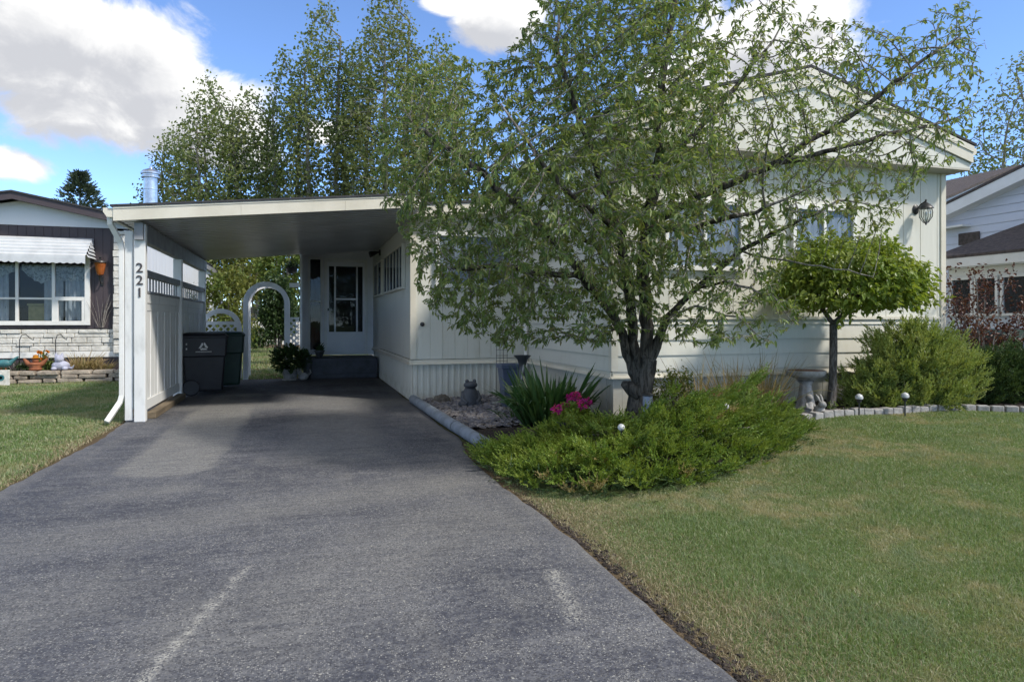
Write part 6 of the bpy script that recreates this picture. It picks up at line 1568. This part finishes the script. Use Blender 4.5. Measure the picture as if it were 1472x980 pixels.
# ------------------------------------------------------------------ grass
def blades(name, X, Y, hmin, hmax, w, mat, lab, lean=.55, dist=None):
    n = len(X); Z = ground_z(X, Y) - .004
    h = rng.uniform(hmin, hmax, n)*(.75 + .5*ss(-.5, .6, np.sin(X*3.1+Y*1.7)*np.sin(Y*2.9-X*1.3)))
    wd = w*rng.uniform(.6, 1.25, n)*(1 if dist is None else np.clip(dist/4.0, .9, 2.6))
    a = rng.uniform(0, 2*PI, n); b_ = rng.uniform(0, 2*PI, n); le = np.abs(rng.normal(size=n))*lean
    lx_, ly_ = np.cos(b_)*le*h, np.sin(b_)*le*h; sx, sy = np.cos(a)*wd*.5, np.sin(a)*wd*.5
    V = np.empty((n, 5, 3))
    V[:, 0] = np.stack([X-sx, Y-sy, Z], 1); V[:, 1] = np.stack([X+sx, Y+sy, Z], 1)
    V[:, 2] = np.stack([X+sx*.8+lx_*.35, Y+sy*.8+ly_*.35, Z+h*.55], 1); V[:, 3] = np.stack([X-sx*.8+lx_*.35, Y-sy*.8+ly_*.35, Z+h*.55], 1)
    V[:, 4] = np.stack([X+lx_, Y+ly_, Z+h*np.sqrt(np.clip(1-.5*np.minimum(le, 1.3)**2*.5, .25, 1))], 1)
    i = np.arange(n)[:, None]*5
    tag(mesh_np(name, V.reshape(-1, 3), [i+np.array([[0, 1, 2, 3]]), i+np.array([[3, 2, 4]])], MT[mat]), lab, 'grass', kind='stuff')
def scatter(x0, x1, y0, y1, dens, ok):
    n = int((x1-x0)*(y1-y0)*dens); X = rng.uniform(x0, x1, n); Y = rng.uniform(y0, y1, n); k = ok(X, Y); return X[k], Y[k]
def edge_x(Y): return 1.50 + .02*np.sin(Y*2.1)
BEDp = [tuple(p) for p in BED1]
def cam_d(X, Y): return X*SA + Y*CA
def in_view(X, Y):
    d_ = cam_d(X, Y); t_ = (X*CA - Y*SA)/np.maximum(d_, .01); return (d_ > 1.2) & (np.abs(t_) < 1.3)
def strip(X, Y): return .16 + .1*np.sin(Y*3.3)*.7 + .07*np.sin(Y*7.7+1) + .03*np.sin(Y*17)
def right_ok(X, Y):
    d_ = cam_d(X, Y); e = X - edge_x(Y)
    dens = np.clip(1.25 - d_/9, .28, 1)*np.where(np.abs((X*CA - Y*SA)/np.maximum(d_, .1)) > .82, .45, 1)
    # thin, dying turf along the driveway
    thin = ss(.02, .55, e - strip(X, Y)*.6)
    return in_view(X, Y) & (e > .05) & ~in_poly(BEDp, X, Y) & (jdist(X, Y) < .14) & (rng.uniform(size=X.shape) < dens*(.06+.94*thin)) & (Y < 7.4)
X, Y = scatter(1.5, 13, .2, 6.5, 36000, right_ok)
blades('grass', X, Y, .014, .034, .0034, 'grass', 'mown lawn on the right of the driveway', .8, dist=cam_d(X, Y)); print('right grass', len(X))
def dry_ok(X, Y):
    e = X - edge_x(Y); w = ss(.75, .1, e - strip(X, Y)); patch = ss(.25, .8, np.sin(X*1.9+.5)*np.sin(Y*1.6+1.2))*.12
    return in_view(X, Y) & (e > .04) & ~in_poly(BEDp, X, Y) & (jdist(X, Y) < -.05) & (rng.uniform(size=X.shape) < np.maximum(w*.8, patch))
X, Y = scatter(1.5, 6.5, 1.2, 5.6, 16000, dry_ok)
blades('dead_grass', X, Y, .012, .03, .0035, 'dry_blades', 'straw coloured dead turf along the right edge of the driveway', 1.1, dist=cam_d(X, Y)); print('dry', len(X))
def left_ok(X, Y):
    d_ = cam_d(X, Y); e = -2.16 - .25*ss(6.6, 4.5, Y) - X
    return in_view(X, Y) & (e > .03) & (Y < 16.0) & (rng.uniform(size=X.shape) < np.clip(1.3 - d_/14, .35, 1)*(.25+.75*ss(0, .3, e)))
X, Y = scatter(-14, -2.1, 3.5, 16.0, 5200, left_ok)
blades('grass', X, Y, .022, .05, .006, 'grass', 'mown lawn on the left of the driveway', dist=cam_d(X, Y)); print('left grass', len(X))
def dl_ok(X, Y):
    e = -2.16 - .25*ss(6.6, 4.5, Y) - X
    return in_view(X, Y) & (e > .0) & (rng.uniform(size=X.shape) < ss(.45, .05, e))
X, Y = scatter(-3.0, -2.1, 5.2, 9.6, 2500, dl_ok)
blades('dead_grass', X, Y, .02, .045, .005, 'dry_blades', 'yellowed turf along the left edge of the driveway', 1.0, dist=cam_d(X, Y))
X, Y = scatter(-5, 1.5, 15.7, 32, 260, lambda X, Y: (X > -3.5) | (Y > 35))
blades('grass', X, Y, .05, .1, .012, 'grass', 'back lawn seen through the arbor', dist=np.full(len(X), 8.0))
# bare crumbly soil along the driveway edge
n = 900; Yc = rng.uniform(1.5, 4.6, n); Xc = edge_x(Yc) + np.abs(rng.normal(size=n))*.04 + .02
def fp(n): return np.stack([Xc, Yc, ground_z(Xc, Yc) + .002], 1)
chips('soil_crumbs', n, fp, .006, .02, MT['soil'], 'dark soil crumbs along the right driveway edge')

q = at(737, 512, 10.3); m = MB()
for k in range(4): m.tube([(q.x+.06*k-.09, 10.42, .05), (q.x+.06*k-.09, 10.42, 1.22)], .004, 5)
for k in range(7): m.tube([(q.x-.1, 10.415, .62+k*.09), (q.x+.1, 10.415, .62+k*.09)], .003, 5)
tag(m.build('wire_trellis', MT['black_metal']), 'thin wire trellis standing against the cream wall above the blue planter', 'trellis')
# ================================================================== SKY, SUN, CAMERA
SUN_TO = Vector((.68, -.65, 1.02)).normalized()
el = math.asin(SUN_TO.z); az = math.atan2(SUN_TO.x, SUN_TO.y)      # clockwise from +Y
w = bpy.data.worlds.new('World'); S.world = w; w.use_nodes = True
N = NT(w.node_tree)
tc = N.n('ShaderNodeTexCoord').outputs['Generated']
sky = N.n('ShaderNodeTexSky', sky_type='NISHITA'); sky.sun_disc = False; sky.sun_elevation = el; sky.sun_rotation = az
sky.altitude = 3500; sky.air_density = .9; sky.dust_density = .15; sky.ozone_density = 5.0
def dirpx(px, py): return (at(px, py, 1.0) - Vector((0, 0, CH))).normalized()
BL = [(60, 40, .17, .075), (175, 70, .10, .07), (120, 160, .12, .05), (290, 170, .13, .062), (330, 215, .09, .035), (5, 235, .05, .022), (85, 108, .15, .055), (230, 120, .08, .05),
      (715, 28, .07, .045), (640, 5, .04, .02), (1105, 65, .12, .085), (1010, 120, .1, .05), (470, 190, .05, .02), (880, 240, .12, .04)]
blobs = [(dirpx(px, py), ax_, ay_) for px, py, ax_, ay_ in BL]
for azd, eld, ax_, ay_ in ((120, 30, .55, .3), (165, 24, .5, .28), (205, 40, .65, .4), (255, 28, .6, .3), (290, 45, .45, .25), (90, 42, .4, .22), (180, 68, .6, .35), (330, 78, .35, .25)):  # unseen clouds, added behind and above the camera as fill light
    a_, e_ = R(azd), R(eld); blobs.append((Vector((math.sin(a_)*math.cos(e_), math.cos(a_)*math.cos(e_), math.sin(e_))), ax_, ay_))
def density(vec):
    D = None
    for c, ax_, ay_ in blobs:
        rt_ = c.cross(Vector((0, 0, 1))).normalized(); up_ = rt_.cross(c)
        dv = N.vmath('SUBTRACT', vec, tuple(c))
        cb = N.n('ShaderNodeCombineXYZ')
        N.l(N.vmath('DOT_PRODUCT', dv, tuple(rt_/ax_)), cb.inputs[0]); N.l(N.vmath('DOT_PRODUCT', dv, tuple(up_/ay_)), cb.inputs[1]); N.l(N.vmath('DOT_PRODUCT', dv, tuple(c*2.2)), cb.inputs[2])
        f = N.math('SUBTRACT', 1.0, N.vmath('LENGTH', cb.outputs[0]))
        D = f if D is None else N.math('MAXIMUM', D, f)
    return D
def fbm(vec): 
    a_ = N.noise(N.scaled(vec, (1, 1, 1.25)), 10, 10, .62, dist=.35)
    return N.math('MULTIPLY', N.math('SUBTRACT', a_, .5), 1.9)
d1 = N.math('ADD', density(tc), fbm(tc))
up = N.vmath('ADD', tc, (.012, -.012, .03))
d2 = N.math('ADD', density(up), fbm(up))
alpha = N.ramp(d1, -.09, .36)
lit = N.ramp(N.math('SUBTRACT', d1, d2), -.28, .3)          # denser below than above: a lit upper face
core = N.ramp(d2, .05, .8, 1, .5)
shade = N.math('MULTIPLY', N.math('MULTIPLY_ADD', lit, .45, .55), core)
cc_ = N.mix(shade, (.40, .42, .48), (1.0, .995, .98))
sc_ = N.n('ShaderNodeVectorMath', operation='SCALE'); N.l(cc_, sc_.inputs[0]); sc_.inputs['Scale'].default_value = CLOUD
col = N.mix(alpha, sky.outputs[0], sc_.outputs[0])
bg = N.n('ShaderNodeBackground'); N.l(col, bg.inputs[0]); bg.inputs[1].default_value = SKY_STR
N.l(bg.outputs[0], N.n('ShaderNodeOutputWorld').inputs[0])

sl = bpy.data.lights.new('sun', 'SUN'); sl.energy = SUN_STR; sl.angle = R(6.0); sl.color = (1, .945, .86)
so = bpy.data.objects.new('sun', sl); COL.objects.link(so); so.rotation_euler = (-SUN_TO).to_track_quat('-Z', 'Y').to_euler(); so.location = (12, -12, 20)

cam = bpy.data.cameras.new('camera'); co = bpy.data.objects.new('camera', cam); COL.objects.link(co)
co.location = (0, 0, CH); co.rotation_euler = (R(90), 0, -R(17.3))
cam.sensor_width = 36; cam.lens = F/1472*36; cam.shift_y = -30/1472; cam.clip_start = .1; cam.clip_end = 1500
S.camera = co
S.view_settings.view_transform = 'Standard'; S.view_settings.look = 'None'; S.view_settings.exposure = EXPO; S.view_settings.gamma = 1.0
S.view_settings.use_curve_mapping = False
S.render.engine = 'CYCLES'
S.cycles.use_denoising = True
S.cycles.max_bounces = 7; S.cycles.transparent_max_bounces = 8; S.cycles.diffuse_bounces = 6; S.cycles.glossy_bounces = 2
S.cycles.sample_clamp_indirect = 6
